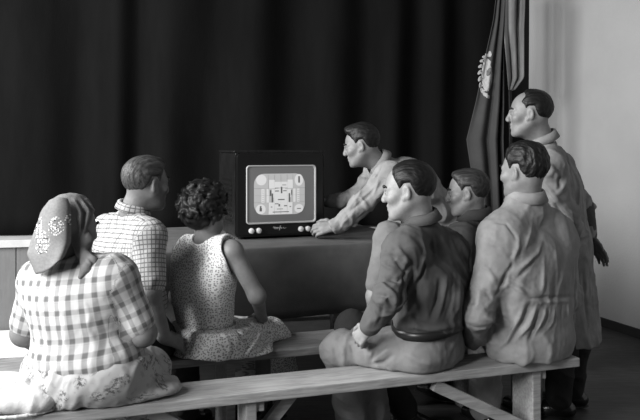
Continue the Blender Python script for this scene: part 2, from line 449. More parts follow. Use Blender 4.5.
def torso_frame(J):
    r = nrm(J['SR']-J['SL']); u = nrm(J['N']-J['P']); f = nrm(np.cross(u, r)); r = np.cross(f, u)
    return np.stack([r, f, u], 1)
def add_torso(V, J, inf=0., w=1., d=1., low=True, belly=0., yoke=True, k=.05, sh=1.0, drape=False):
    R = torso_frame(J); Pv, Cc, N = J['P'], J['C'], J['N']; u, f = R[:,2], R[:,1]
    V.ell(Cc, (.160*w+inf, .105*d+inf, .175+inf), R, k)
    if drape:
        V.ell(Cc+u*.13-f*.022, (.165*w, .100*d, .13), R, .08)
    if drape:                                  # loose cloth: one slope from neck to sleeve, filled under the arms
        for S in ('SL', 'SR'):
            V.cap(N-u*.025, J[S]-u*.01, .036+inf, .056+inf, .07); V.cap(J[S]-u*.04, Pv*.6+Cc*.4+(J[S]-N)*.40, .062+inf, .085+inf, .10)
    m = Cc*.45+Pv*.55; V.ell(m+f*belly*.5, (.138*w+inf, .100*d+inf+belly*.5, .14+inf), R, k)
    if low: V.ell(Pv, (.165*w+inf, .118*d+inf, .115+inf), R, k)
    if yoke:
        for S in ('SL', 'SR'):
            V.cap(N-u*.030, J[S]*.85+N*.15, .036+inf, .055*sh+inf, k); V.cap(J[S]*.9+N*.1, Cc*.55+J[S]*.45-u*.03, .058*sh+inf, .075+inf, k)
def add_arm(V, S, E, Wr, r=(.050,.043,.041,.028), k=.03):
    V.cap(S, E, r[0], r[1], k); V.cap(E, Wr, r[2], r[3], k)
def add_leg(V, H, K, An, r=(.088,.062,.058,.040), k=.03):
    V.cap(H, K, r[0], r[1], k); V.cap(K, An, r[2], r[3], k)
def strip(name, pts, dirs, h, t, mat, parent, base, closed=True):
    """a band of cloth following pts: height h along dirs, thickness t"""
    pts = np.array(pts); dirs = np.array(dirs); n = len(pts); v = []; f = []
    c = pts.mean(0)
    for p, d in zip(pts, dirs):
        o = p-c; o = o-d*np.dot(o, d); o = nrm(o)
        for a, b in ((0, 0), (0, 1), (1, 1), (1, 0)): v.append(p+d*h*b+o*t*a)
    rng = range(n if closed else n-1)
    for i in rng:
        j = (i+1) % n
        for a in range(4): b = (a+1) % 4; f.append((i*4+a, i*4+b, j*4+b, j*4+a))
    if not closed: f += [(0,3,2,1), tuple((n-1)*4+i for i in range(4))]
    return mesh_np(name, v, f, mat, parent, base, True, {'puv': [(i*.02, j*.01, .1) for i in range(n) for j in range(4)]})
def collar(mat, J, head, parent, base, r=.064, rise=.035, drop=.040, flare=.022, open_=40, shift=(0,0,0), t=.005, tilt=.0):
    """folded shirt collar: stand around the neck and a leaf turned outwards, open in front"""
    R = torso_frame(J); N = J['N']+np.asarray(shift); up = nrm(nrm(head.w(0,-.03,-.03)-N)*.6+R[:,2]*.4); N = N+up*.022; f = nrm(R[:,1]-up*np.dot(R[:,1], up)); rt = np.cross(f, up)
    v = []; fa = []; angs = np.linspace(rad(90+open_), rad(450-open_), 34)
    prof = ((r*.96, -.02), (r*.93, rise-.004), (r*.97, rise), (r+.010, rise-.004), (r+flare, rise-drop), (r+flare-.006, rise-drop-.002), (r+.005, rise-.012), (r+.004, -.02))
    for a in angs:
        fr = math.sin(a); low = .018*max(0, fr)                       # front points hang lower
        for x, z in prof: v.append(N+(rt*math.cos(a)+f*fr*1.08)*x+up*(z-low*(1.0 if z > 0 else 1.4)-tilt*fr))
    m = len(prof)
    for i in range(len(angs)-1):
        for j in range(m): b = (j+1) % m; fa.append((i*m+j, i*m+b, (i+1)*m+b, (i+1)*m+j))
    puv = [(a*r, z, .2) for a in angs for x, z in prof]
    return mesh_np('collar', v, fa, mat, parent, base, True, {'puv': puv})
MEN_HAIR = [(.070,.092),(.052,.060),(.036,.034),(.030,-.016),(.014,-.020),(.013,.010),(.000,.032),(-.022,.034),(-.036,-.006),(-.042,-.044),(-.058,-.076),(-.12,-.088),(-.17,-.04),(-.17,.22),(.13,.22)]
def add_hair(parent, base, h, mat, prof=MEN_HAIR, thick=.009, extra=(), res=.004, amp=.0014, seed=0, top=0.0):
    V = Vol(); S = h.s
    V.ell(h.w(0,-.019,.038+top*.5), np.array((.0755+thick,.0975+thick,.084+thick+top*.5))*S, h.R, .02)
    for c, r in extra: V.ell(h.w(*c), np.array(r)*S, h.R, .025)
    V.poly(h.w(0,0,0), h.R, np.array(prof)*S, .024)
    v, q = V.mesh(res, 2); n = normals(v, q); L = (v-h.c)@h.R
    w = np.stack([L[:,0]*110, L[:,1]*26, L[:,2]*30], 1)
    v = v+n*(amp*vnoise(w, seed)+amp*.7*vnoise(w*2.1+7, seed))[:, None]
    return mesh_np('hair', v, q, mat, parent, base, True, {'flow': L})
def add_face_bits(parent, base, h, dark, eyem):
    S = h.s
    for x in (-1, 1):
        V = Vol(); V.chain([h.w(x*.052,.078,.024), h.w(x*.035,.093,.030), h.w(x*.013,.0985,.025)], [.0035*S, .0055*S, .0050*S], .004)
        v, q = V.mesh(.0022, 1); mesh_np('eyebrow', v, q, dark, parent, base)
        V = Vol(); V.ell(h.w(x*.031,.0835,-.002), np.array((.0100,.0085,.0048))*S, h.R, .002); v, q = V.mesh(.002, 1); mesh_np('eye', v, q, eyem, parent, base)
def shoe(parent, base, An, d, mat, solem, L=.27):
    d = nrm(d*A(1,1,0)); z = An[2]; heel = A(An[0], An[1], max(z-.05, .04))-d*.05; V = Vol()
    side = A(-d[1], d[0], 0)
    V.cap(heel, heel+d*.10, .038, .042, .03); V.cap(heel+d*.08-A(0,0,.004), heel+d*(L-.075)-A(0,0,.012), .044, .032, .03, flat=(side, 1.1))
    V.cap(heel+d*.03, A(An[0], An[1], z+.02), .040, .042, .03); V.half(heel-A(0,0,.030), (0,0,-1))
    v, q = V.mesh(.005, 2); o = mesh_np('shoe', v, q, mat, parent, base)
    V = Vol(); V.cap(heel-A(0,0,.033), heel+d*(L-.07)-A(0,0,.033), .040, .040, .01, flat=((0,0,1), .16)); v, q = V.mesh(.005, 1); mesh_np('sole', v, q, solem, o, base)
    return o

# ------------------------------------------------------------------ palette
M = {}
M['floor'] = wood('floor_boards', .062, .35, .55, (1.0, 9, 9))
M['wall'] = plain('wall_plaster', .35, .9, .1, .05, 1.6, .002, 60)
M['base'] = plain('baseboard_paint', .02, .6)
M['curtain'] = plain('curtain_velvet', .0065, .95, .05, .18, 5, .002, 150, stretch=(1,1,.2))
M['stage'] = wood('stage_paint', .15, .10, .55, (6, 6, 1))
M['stage_edge'] = plain('stage_edge', .50, .6, .3, .1)
M['slab'] = plain('sunlit_floor_white', .80, .8, .2, .06, 6)  # white stands in for sunlight on the floor by the stage
M['bench'] = wood('bench_plank', .30, .30, .65)
M['bench_old'] = wood('bench_plank_worn', .21, .35, .65)
M['tablecloth'] = plain('tablecloth_wool', .112, .95, .08, .12, 9, .002, 260)
M['cabinet'] = wood('lacquered_veneer', .010, .45, .22, (14, 14, 1.2), .5)
M['cabinet_front'] = plain('dark_front', .006, .30, .5)
M['bezel'] = plain('ivory_bezel', .36, .35, .4)
M['tube'] = emit_mat('grey_picture_tube', .09, .040, .2)
M['card'] = emit_mat('lit_test_card', .15, .25, .3)
M['card_white'] = emit_mat('lit_test_card_white', .2, .38, .3)
M['card_line'] = emit_mat('dim_test_card', .04, .06, .3)
M['card_mid'] = emit_mat('mid_test_card', .1, .15, .3)
M['knob'] = plain('ivory_knob', .55, .3, .5)
M['gold'] = plain('pale_metal', .45, .35, .5)
M['flag_dark'] = plain('flag_cloth', .055, .8, .2, .1, 7)
M['flag_light'] = plain('flag_cloth_pale', .30, .8, .2, .1, 7)
M['emblem'] = plain('emblem_thread', .38, .7, .2, .08, 60)
M['emblem_dark'] = plain('emblem_shade', .12, .7)
M['pole'] = plain('dark_pole', .02, .5)
M['skin'] = skin('skin', .18); M['skin_pale'] = skin('skin_pale', .23); M['skin_tan'] = skin('skin_tanned', .16)
M['eye'] = plain('eye', .04, .2, .5)
M['hair_dark'] = hair_mat('hair_dark', .009); M['hair_black'] = hair_mat('hair_black', .006); M['hair_grey'] = hair_mat('hair_greying', .045); M['hair_brown'] = hair_mat('hair_brown', .022)
M['gingham'] = patterned('gingham_cotton', 'gingham'); M['check'] = patterned('checked_cotton', 'check'); M['dots'] = patterned('dotted_cotton', 'dots')
M['floral'] = patterned('floral_cotton', 'floral'); M['scarf'] = patterned('embroidered_scarf', 'scarf'); M['scarf_plain'] = cloth('scarf_cloth', .17)
M['work_shirt'] = cloth('grey_work_shirt', .085); M['work_trousers'] = cloth('grey_trousers', .19)
M['coverall'] = cloth('faded_coverall', .25, .12); M['coverall_worn'] = cloth('worn_coverall', .24, .12)
M['coat'] = cloth('work_coat', .23, .12); M['coat_shaded'] = cloth('work_coat_painted_shade', .075, .12)  # second tone is the same coat with shade put into its colour
M['dark_jacket'] = cloth('dark_jacket', .042); M['dark_trousers'] = cloth('dark_trousers', .028); M['pale_shirt'] = cloth('pale_shirt', .16)
M['belt'] = plain('belt_leather', .015, .35, .5); M['shoe'] = plain('shoe_leather', .012, .22, .6); M['sole'] = plain('shoe_sole', .02, .7)
M['sock'] = cloth('white_sock', .6); M['bag'] = plain('white_cotton', .52, .85, .2, .04, 9, .002, 60); M['button'] = plain('button', .05, .3)

# ------------------------------------------------------------------ the room
def quad_slab(name, pts, mat, kind='structure', thick=.05, down=(0,0,-1)):
    d = nrm(down)*thick; b = MB(); n = len(pts); v = [np.array(p, float) for p in pts]+[np.array(p, float)+d for p in pts]
    b.add(v, [tuple(range(n)), tuple(range(2*n-1, n-1, -1))]+[(i, i+n, (i+1)%n+n, (i+1)%n) for i in range(n)])
    o = b.build(name, mat); o['kind'] = kind; return o
quad_slab('floor', [(-4.2,-2.5,0),(5.6,-2.5,0),(5.6,9,0),(-4.2,9,0)], M['floor'])
wp = A(2.26,5.75,0); w0 = wp+V_*2.6; w1 = wp-V_*6.4
quad_slab('wall_right', [w0, w1, w1+A(0,0,4.6), w0+A(0,0,4.6)], M['wall'], thick=.12, down=U)
b = MB(); b.bar(w0-U*.010+A(0,0,.035), w1-U*.010+A(0,0,.035), .018, .07); o = b.build('baseboard_right', M['base'], bevel=.004); o['kind'] = 'structure'
SA = rad(12); SU = A(math.cos(SA), math.sin(SA), 0); SV = A(-math.sin(SA), math.cos(SA), 0); S0 = A(-2.29,5.58,0)
# stage with its boarded front, and a white box standing in for sunlit floor
def sbox(name, a0, a1, d0, d1, z0, z1, mat, parent=None, bevel=.004):
    b = MB(); b.box((a0,d0,z0),(a1,d1,z1)); o = b.build(name, mat, parent, bevel=bevel)
    if parent is None: o.location = tuple(S0); o.rotation_euler = (0,0,SA)
    return o
stage = empty('stage', S0, SA); stage['kind'] = 'structure'
sbox('stage_floor', -1.6, 4.0, .03, 1.6, 0, .68, M['stage'], stage)
x = -1.57
while x < 3.9:
    sbox('front_board', x, x+.262, 0, .03, .03, .66, M['stage'], stage, .006); x += .2665
sbox('top_edge', -1.6, 4.0, -.025, .3, .66, .715, M['stage_edge'], stage)
sbox('bottom_rail', -1.6, .6, -.012, .03, 0, .022, M['stage_edge'], stage)
st = sbox('sunlit_floor_box', -1.5, .45, -.62, -.02, 0, .05, M['slab'], None, .006); tag(st, 'low white box added in place of sunlit floor along the stage front', 'slab')
# curtain: deep hanging folds, real pleats
def curtain(name, a0, a1, off, ztop, zbot, mat, seed, amp=.055, dens=1.0):
    rnd = np.random.RandomState(seed); n = int((a1-a0)*90); xs = np.linspace(a0, a1, n); v = []; zs = np.linspace(ztop, zbot, 26)
    ph = np.cumsum(.16+.10*vnoise(np.stack([xs*2.3, xs*0, xs*0], 1), seed))*dens
    for z in zs:
        k = (ztop-z)/(ztop-zbot)
        dep = amp*(np.sin(ph+.5*vnoise(np.stack([xs*1.3, xs*0+z*.7, xs*0], 1), seed+2))*(.75+.35*k))+amp*.9*vnoise(np.stack([xs*1.7, xs*0+z*.35, xs*0+3], 1), seed+1)
        y = off+dep
        v.append(np.stack([S0[0]+SU[0]*xs+SV[0]*y, S0[1]+SU[1]*xs+SV[1]*y, np.full(n, z)], 1))
    m = len(zs); v = np.concatenate(v); f = [(i*n+j, (i+1)*n+j, (i+1)*n+j+1, i*n+j+1) for i in range(m-1) for j in range(n-1)]
    o = mesh_np(name, v, f, mat, None, S0, True); md = o.modifiers.new('thick', 'SOLIDIFY'); md.thickness = .006
    return o
c1 = curtain('stage_curtain', -2.2, 4.345, .25, 4.4, .73, M['curtain'], 5); tag(c1, 'dark velvet stage curtain in heavy folds across the stage', 'curtain')

# ------------------------------------------------------------------ table with hanging cloth, television
TB = A(-.493, 4.35, 0)                           # front left foot of the television, on the plan
def troot(name, z=0): return empty(name, TB+A(0,0,z), YAW)
TZ = .863
tbl = troot('television_table'); tag(tbl, 'long table under a dark cloth that carries the television', 'table')
TX0, TX1, TY0, TY1 = -.98, 1.00, -.335, .80
b = MB(); b.box((TX0,TY0,TZ-.045),(TX1,TY1,TZ-.008)); b.build('tabletop', M['bench_old'], tbl, bevel=.004)
for x in (TX0+.1, TX1-.1):
    for y in (TY0+.09, TY1-.09):
        b = MB(); b.box((x-.03,y-.03,0),(x+.03,y+.03,TZ-.045)); b.build('leg', M['bench_old'], tbl, bevel=.004)
def draped():
    # perimeter of the top going round; the cloth falls from it in shallow folds
    n = 420; per = []; w, d = TX1-TX0+.02, TY1-TY0+.02; L = 2*(w+d)
    for i in range(n):
        s = i/n*L
        if s < w: p = (TX0-.01+s, TY0-.01, 0, -1)
        elif s < w+d: p = (TX1+.01, TY0-.01+s-w, 1, 0)
        elif s < 2*w+d: p = (TX1+.01-(s-w-d), TY1+.01, 0, 1)
        else: p = (TX0-.01, TY1+.01-(s-2*w-d), -1, 0)
        per.append(p+(s,))
    per = np.array(per); zs = [0, .004, .012, .03, .08, .14, .2, .27, .33, .38]; v = []; f = []
    for k, z in enumerate(zs):
        fo = min(1, z/.5)*.022; dep = .004+.006*min(1, z/.02)+fo*(.5+.6*vnoise(np.stack([per[:,4]*3.5, per[:,4]*0+z*.8, per[:,4]*0], 1), 4))
        drop = z*(1.0+.02*np.sin(per[:,4]*2)) if z > .2 else z
        v.append(np.stack([per[:,0]+per[:,2]*dep, per[:,1]+per[:,3]*dep, np.full(n, TZ)-drop], 1))
    for k in range(len(zs)-1):
        for j in range(n): f.append((k*n+j, k*n+(j+1)%n, (k+1)*n+(j+1)%n, (k+1)*n+j))
    v = np.concatenate(v).tolist(); return v, f, n
v, f, n = draped()
me = bpy.data.meshes.new('tablecloth'); me.from_pydata(v, [], f+[tuple(range(n))[::-1]]); me.update()
for p in me.polygons[:-1]: p.use_smooth = True
tc = link('tablecloth', me, M['tablecloth'], None, TB); tc.rotation_euler = (0,0,YAW)
md = tc.modifiers.new('thick', 'SOLIDIFY'); md.thickness = .004; md.offset = -1
tag(tc, 'dark grey cloth draped over the table under the television', 'tablecloth')

tv = troot('television', TZ+.003); tag(tv, 'dark lacquered wooden television set showing a test card, on the clothed table', 'television')
TW, TD, TH = .557, .43, .515
b = MB(); b.prism([(x, z) for x, z in rrect(0, TW, .014, TH, .028)], .012, TD); b.build('cabinet', M['cabinet'], tv, bevel=.004)
for x in (.05, TW-.05):
    for y in (.06, TD-.06):
        b = MB(); b.tube([(x,y,0),(x,y,.016)], .018, 14); b.build('foot', M['cabinet_front'], tv)
b = MB(); b.prism(rrect(.012, TW-.012, .026, TH-.014, .02), 0, .016); fp = b.build('front_panel', M['cabinet_front'], tv, bevel=.003)
b = MB(); b.prism(rrect(-.004, TW+.004, TH-.006, TH+.008, .006, 3), .004, TD+.004); b.build('top_moulding', M['cabinet'], tv, bevel=.002)
b = MB(); b.box((.04,TD,.05),(TW-.04,TD+.035,TH-.06)); b.build('back_cover', M['cabinet_front'], tv, bevel=.008)
sg = MB()
for k in range(9):
    z = .10+.03*k; sg.box((-.003,.09,z),(.002,.34,z+.012))
sg.build('speaker_slots', M['cabinet_front'], tv)
BX0, BX1, BZ0, BZ1 = .066, .497, .090, .435
# bezel: a raised frame around the picture tube
outer = rrect(BX0, BX1, BZ0, BZ1, .020); inner = rrect(BX0+.011, BX1-.011, BZ0+.011, BZ1-.011, .016); n = len(outer); bz = MB()
rings = [[(x,-.001,z) for x, z in outer], [(x,-.010,z) for x, z in outer], [(x,-.012,z) for x, z in rrect(BX0+.004, BX1-.004, BZ0+.004, BZ1-.004, .018)], [(x,-.003,z) for x, z in inner], [(x,.002,z) for x, z in inner]]
bz.add([p for r in rings for p in r], [(k*n+i, k*n+(i+1)%n, (k+1)*n+(i+1)%n, (k+1)*n+i) for k in range(4) for i in range(n)])
bz.build('screen_bezel', M['bezel'], tv, smooth=True)
def tube_y(x, z): return -.001-.010*(1-((x-(BX0+BX1)/2)/.22)**2)*(1-((z-(BZ0+BZ1)/2)/.18)**2)
def on_tube(name, polys, mat, parent, off):
    b = MB()
    for pl in polys:
        c = np.mean(pl, 0); b.add([(x, tube_y(x, z)-off, z) for x, z in pl], [tuple(range(len(pl)))])
    return b.build(name, mat, parent)
gb = MB(); nx, nz = 24, 20; x0, x1, z0, z1 = BX0+.008, BX1-.008, BZ0+.008, BZ1-.008
gb.add([(x0+(x1-x0)*i/nx, tube_y(x0+(x1-x0)*i/nx, z0+(z1-z0)*j/nz), z0+(z1-z0)*j/nz) for j in range(nz+1) for i in range(nx+1)],
       [(j*(nx+1)+i, j*(nx+1)+i+1, (j+1)*(nx+1)+i+1, (j+1)*(nx+1)+i) for j in range(nz) for i in range(nx)])
glass = gb.build('picture_tube', M['tube'], tv, smooth=True)
# test card, drawn in photo units then laid on the tube (a: across 0..1, c: up 0..1)
CX0, CX1, CZ0, CZ1 = .112, .425, .143, .385
cx = lambda a: CX0+(CX1-CX0)*a
cz = lambda c: CZ0+(CZ1-CZ0)*c
def rect(a0, c0, a1, c1, m=6):
    ts = np.linspace(0, 1, m); pl = [(a0+(a1-a0)*t, c0) for t in ts]+[(a1, c0+(c1-c0)*t) for t in ts[1:]]+[(a1+(a0-a1)*t, c1) for t in ts[1:]]+[(a0, c1+(c0-c1)*t) for t in ts[1:-1]]
    return [(cx(a), cz(c)) for a, c in pl]
def dsk(a, c, ra, rc): return [(cx(x), cz(z)) for x, z in disc(a, c, ra, rc)]
def fan(pl):                                     # so a large patch follows the curve of the tube
    c = np.mean(pl, 0); out = []
    for i in range(len(pl)):
        p, q = np.array(pl[i]), np.array(pl[(i+1) % len(pl)])
        for k in range(4):
            a, b_ = c+(p-c)*k/4, c+(p-c)*(k+1)/4; d, e = c+(q-c)*k/4, c+(q-c)*(k+1)/4
            out.append([a, b_, e, d] if k else [a, b_, e])
    return out
card = on_tube('test_card', fan(rrect(CX0, CX1, CZ0, CZ1, .062)), M['card'], glass, .0012)
wh = [rect(.29,.64,.40,.85), rect(.65,.64,.76,.85), rect(.40,.66,.65,.80), rect(.34,.42,.42,.62), rect(.60,.42,.72,.62), rect(.38,.30,.67,.42), rect(.28,.01,.75,.30),
      rect(.14,.30,.20,.63), rect(.24,.30,.29,.63), rect(.76,.30,.81,.63), rect(.84,.30,.89,.63), rect(.42,.42,.60,.64)]
wh += [dsk(.14,.85,.10,.13), dsk(.88,.84,.085,.145), dsk(.13,.14,.095,.12), dsk(.88,.14,.09,.105)]
on_tube('bright_pattern', [p for r in wh for p in fan(r)], M['card_white'], glass, .0020)
ln = [rect(0,.640,1,.650), rect(0,.30,1,.308), rect(0,.47,.36,.474), rect(.64,.47,1,.474)]+[rect(a,.02,a+.006,.98) for a in (.27,.39,.515,.64,.755)]
on_tube('line_pattern', ln, M['card_mid'], glass, .0026)
dk = [rect(.515,.52,.545,.68), rect(.40,.565,.48,.59), rect(.56,.57,.63,.59), rect(.46,.355,.59,.38), rect(.335,.30,.365,.52), rect(.67,.30,.70,.52), rect(.54,.715,.62,.73),
      rect(.40,.255,.47,.275), rect(.58,.20,.64,.225), rect(.32,.18,.35,.20), rect(.69,.18,.72,.20), rect(.36,.055,.68,.075), rect(.44,.13,.56,.145), rect(.30,.46,.33,.60), rect(.72,.48,.74,.60),
      rect(.865,.77,.90,.93), rect(.105,.09,.15,.17), rect(.11,.15,.14,.22), rect(.84,.125,.92,.145), rect(.47,.20,.50,.26), rect(.40,.64,.47,.655)]
dk += [rect(.155+.0*i, .33+.05*i, .185, .337+.05*i) for i in range(6)]+[rect(.85, .33+.05*i, .88, .337+.05*i) for i in range(6)]
on_tube('dark_pattern', [d_ for i, d_ in enumerate(dk) if i not in (16,17,18,19)], M['card_line'], glass, .0032)
for i in (16, 17, 18, 19): on_tube('corner_mark', [dk[i]], M['card_line'], glass, .0032)
for x in (.098, .142, .402, .446):
    b = MB(); b.tube([(x,0,.052),(x,-.012,.052),(x,-.020,.052),(x,-.022,.052)], [.017,.0165,.014,.010], 20); kn = b.build('knob', M['knob'], tv, smooth=False)
    b = MB(); b.tube([(x,-.0225,.052),(x,-.026,.052)], [.007,.006], 14); b.build('knob_cap', M['gold'], kn)
# small slanted script emblem between the knobs, as far as it can be read
pts = []
def script(segs):
    b = MB()
    for s in segs: b.tube([(x,-.003,z) for x, z in s], .0017, 6)
    return b.build('script_emblem', M['gold'], tv)
ex, ez = .232, .062
script([[(ex,ez+.012),(ex+.008,ez+.004),(ex+.014,ez+.012),(ex+.008,ez-.006)], [(ex-.004,ez+.004),(ex+.012,ez+.001),(ex+.026,ez+.006)],
        [(ex+.02,ez-.006),(ex+.024,ez+.006),(ex+.029,ez+.006),(ex+.028,ez-.004),(ex+.034,ez+.006)], [(ex+.036,ez-.012),(ex+.041,ez+.012),(ex+.046,ez+.014)],
        [(ex+.034,ez),(ex+.05,ez+.003)], [(ex+.048,ez-.004),(ex+.052,ez+.005),(ex+.056,ez-.004),(ex+.062,ez+.005),(ex+.066,ez-.003),(ex+.078,ez+.001)]])

# ------------------------------------------------------------------ benches
def bench(name, p0, p1, width, thick, top, mat, label, legs, braces):
    """p0, p1: front edge ends on plan; legs and braces given as distances along the plank"""
    p0, p1 = np.array(p0, float), np.array(p1, float); L = np.linalg.norm(p1-p0); a = math.atan2(*(p1-p0)[1::-1])
    r = empty(name, (p0[0], p0[1], 0), a); tag(r, label, 'bench')
    nx = 60; v = []; f = []; rnd = random.Random(3)
    prof = ((0,0),(0,thick),(width,thick),(width,0))
    b = MB(); b.box((0,0,top-thick),(L,width,top)); pl = b.build('plank', mat, r, bevel=.005)
    for x in legs:
        b = MB(); b.box((x,.03,0),(x+.042,width-.02,top-thick)); b.build('leg', mat, r, bevel=.004)
        b = MB(); b.box((x+.042,.04,top-thick-.05),(x+.075,width-.03,top-thick)); b.build('cleat', mat, r, bevel=.003)
    for (xa, za, xb, zb, y) in braces:
        b = MB(); b.bar((xa,y,za),(xb,y,zb), .035, .05, up=(0,1,0) if False else (0,0,1)); b.build('brace', mat, r, bevel=.003)
    return r
B1a = A(-.689,2.764,0); B1d = nrm(A(1.696,.562,0)); B1p = lambda px: px
def along(p, d, px):                             # distance along a line on plan at which it crosses image column px
    k = (px-320)/750; return (k*p[1]-p[0])/(d[0]-k*d[1])
l0 = along(B1a, B1d, -40); l1 = along(B1a, B1d, 580); q0, q1 = B1a+B1d*l0, B1a+B1d*l1
X = lambda px: along(B1a, B1d, px)-l0
bench('front_bench', q0, q1, .215, .040, .46, M['bench'], 'rough plank bench nearest the camera, with braced legs, under the seated front row',
      [X(248), X(537)], [(X(152),.40,X(250),.16,.10), (X(300),.40,X(256),.20,.12), (X(438),.40,X(536),.15,.04)])
B2a = A(-.19,3.50,0); B2d = U
m0 = along(B2a, B2d, -60); m1 = along(B2a, B2d, 520); r0, r1 = B2a+B2d*m0, B2a+B2d*m1
X2 = lambda px: along(B2a, B2d, px)-m0
bench('rear_bench', r0, r1, .30, .036, .46, M['bench_old'], 'wide plank bench of the second row, in front of the clothed table', [X2(20), X2(228), X2(480)], [])

# ------------------------------------------------------------------ people
TF = (13, 10, 5); LF = (13, 13, 13)
def start(V, label, base, mat, group=None, res=.0042):
    v, q = V.mesh(res, 2); o = mesh_np('person', v, q, mat, None, base); tag(o, label, 'person', group); return o
def base_of(J): return A(J['P'][0], J['P'][1], 0)
def fr_torso(J, rr, amp=.006, fq=TF): return (J['P'], torso_frame(J), rr, fq, amp)
def fr_limb(a, b, ref, rr, amp=.005, fq=LF): return (np.array(a), frame(b-a, ref), rr, fq, amp)
def body(J, h, hands, r_neck=.055, w=1., d=1., arm=None, female=False, seat=True, jaw=1., nose=1.):
    V = Vol(); add_head(V, h, female, jaw, nose); add_neck(V, h, J['N'], r_neck); add_torso(V, J, -.016, w, d)
    ar = arm or (.048,.041,.040,.027)
    for s in 'LR': add_arm(V, J['S'+s], J['E'+s], J['W'+s], ar)
    if seat:                                    # flattened where the seat carries it
        for s in 'LR': V.cap(J['H'+s], J['K'+s], .075, .052, .03)
        V.half((0,0,.468), (0,0,-1), .012)
    for s in 'LR': add_leg(V, J['K'+s] if seat else J['H'+s], J['K'+s], J['A'+s], (.05 if seat else .075,.052,.050,.036))
    for hd in hands: add_hand(V, *hd[0], **hd[1])
    return V
def trousers(J, base, mat, parent, inf=0, w=1., d=1., wide=(.098,.080,.078,.066), seat=.464, cut=None, seed=0, top=None, amp=.007, res=.006):
    V = Vol(); R = torso_frame(J); V.g = 0
    V.ell(J['P'], (.168*w+inf, .125*d+inf, .12+inf), R, .05)
    m = J['P']*.62+J['C']*.38; V.ell(m, (.138*w+inf, .104*d+inf, .10), R, .05)
    fr = {0: (J['P'], R, .16, (9,9,14), amp)}
    for i, s in enumerate('LR'):
        V.g = 1+2*i; V.cap(J['H'+s], J['K'+s], wide[0], wide[1], .05); fr[V.g] = fr_limb(J['H'+s], J['K'+s], (0,0,1), .09, amp, (9,9,16))
    if seat: V.half((0,0,seat), (0,0,-1), .012)
    if top is not None: V.half(top, R[:,2], .004)
    for i, s in enumerate('LR'):
        V.g = 2+2*i; d_ = J['A'+s]-J['K'+s]; V.cap(J['K'+s], J['A'+s]-nrm(d_)*.0, wide[2], wide[3], .05); fr[V.g] = fr_limb(J['K'+s], J['A'+s], (0,1,0), .08, amp, (9,9,14))
    for i, s in enumerate('LR'):
        d_ = nrm(J['A'+s]-J['K'+s]); V.half(J['A'+s]+d_*.0, d_, .004) if False else None
    return garment('trousers', V, res, mat, parent, base, fr, seed)
def top_garment(J, base, mat, parent, name='shirt', inf=.010, w=1., d=1., belly=0., sleeve=.058, sl=('long','long'), hem=None, extra=None, seed=0, amp=.006, res=.0055, k=.05, low=False, cuff=.046, neck=.02, neckcut=.060, sh=1.0, tf=TF, uvr=.17, drape=False, ks=.035):
    V = Vol(); add_torso(V, J, inf, w, d, low, belly, True, k, sh, drape); fr = {0: fr_torso(J, uvr, amp, tf)}
    R = torso_frame(J)
    if extra: extra(V, fr)
    if hem is not None: V.half(hem, -R[:,2], .006)
    for i, s in enumerate('LR'):
        V.g = 1+2*i; S, E, Wr = J['S'+s], J['E'+s], J['W'+s]
        if sl[i] == 'none': continue
        if sl[i] == 'short':
            t = .78; V.cap(S, S+(E-S)*t, sleeve*1.04, sleeve*1.0, .03); fr[V.g] = fr_limb(S, E, R[:,1], sleeve*1.15, amp*.8)
        else:
            V.cap(S, E, sleeve*1.04, sleeve*.95, ks); fr[V.g] = fr_limb(S, E, R[:,1], sleeve, amp*1.25)
            V.g = 2+2*i; V.cap(E, E+(Wr-E)*.93, sleeve*.95, cuff, .03); fr[V.g] = fr_limb(E, Wr, R[:,1], sleeve, amp*1.25)
    up = R[:,2]; V.cap(J['N']+up*.0, J['N']+up*.16, neckcut, neckcut*1.1, .01, 's')
    return garment(name, V, res, mat, parent, base, fr, seed)
def ring(parent, base, J, c, mat, name='belt', rx=.16, ry=.115, h=.036, t=.007):
    R = torso_frame(J); pts = []
    for a in np.linspace(0, 2*PI, 48, endpoint=False): pts.append(c+R[:,0]*rx*math.cos(a)+R[:,1]*ry*math.sin(a))
    return strip(name, pts, [R[:,2]]*48, h, t, mat, parent, base)
def Z(p, z): p = np.array(p, float); p[2] = z; return p
def sole_pt(k, dx, dy, z=.10): return A(k[0]+dx, k[1]+dy, z)

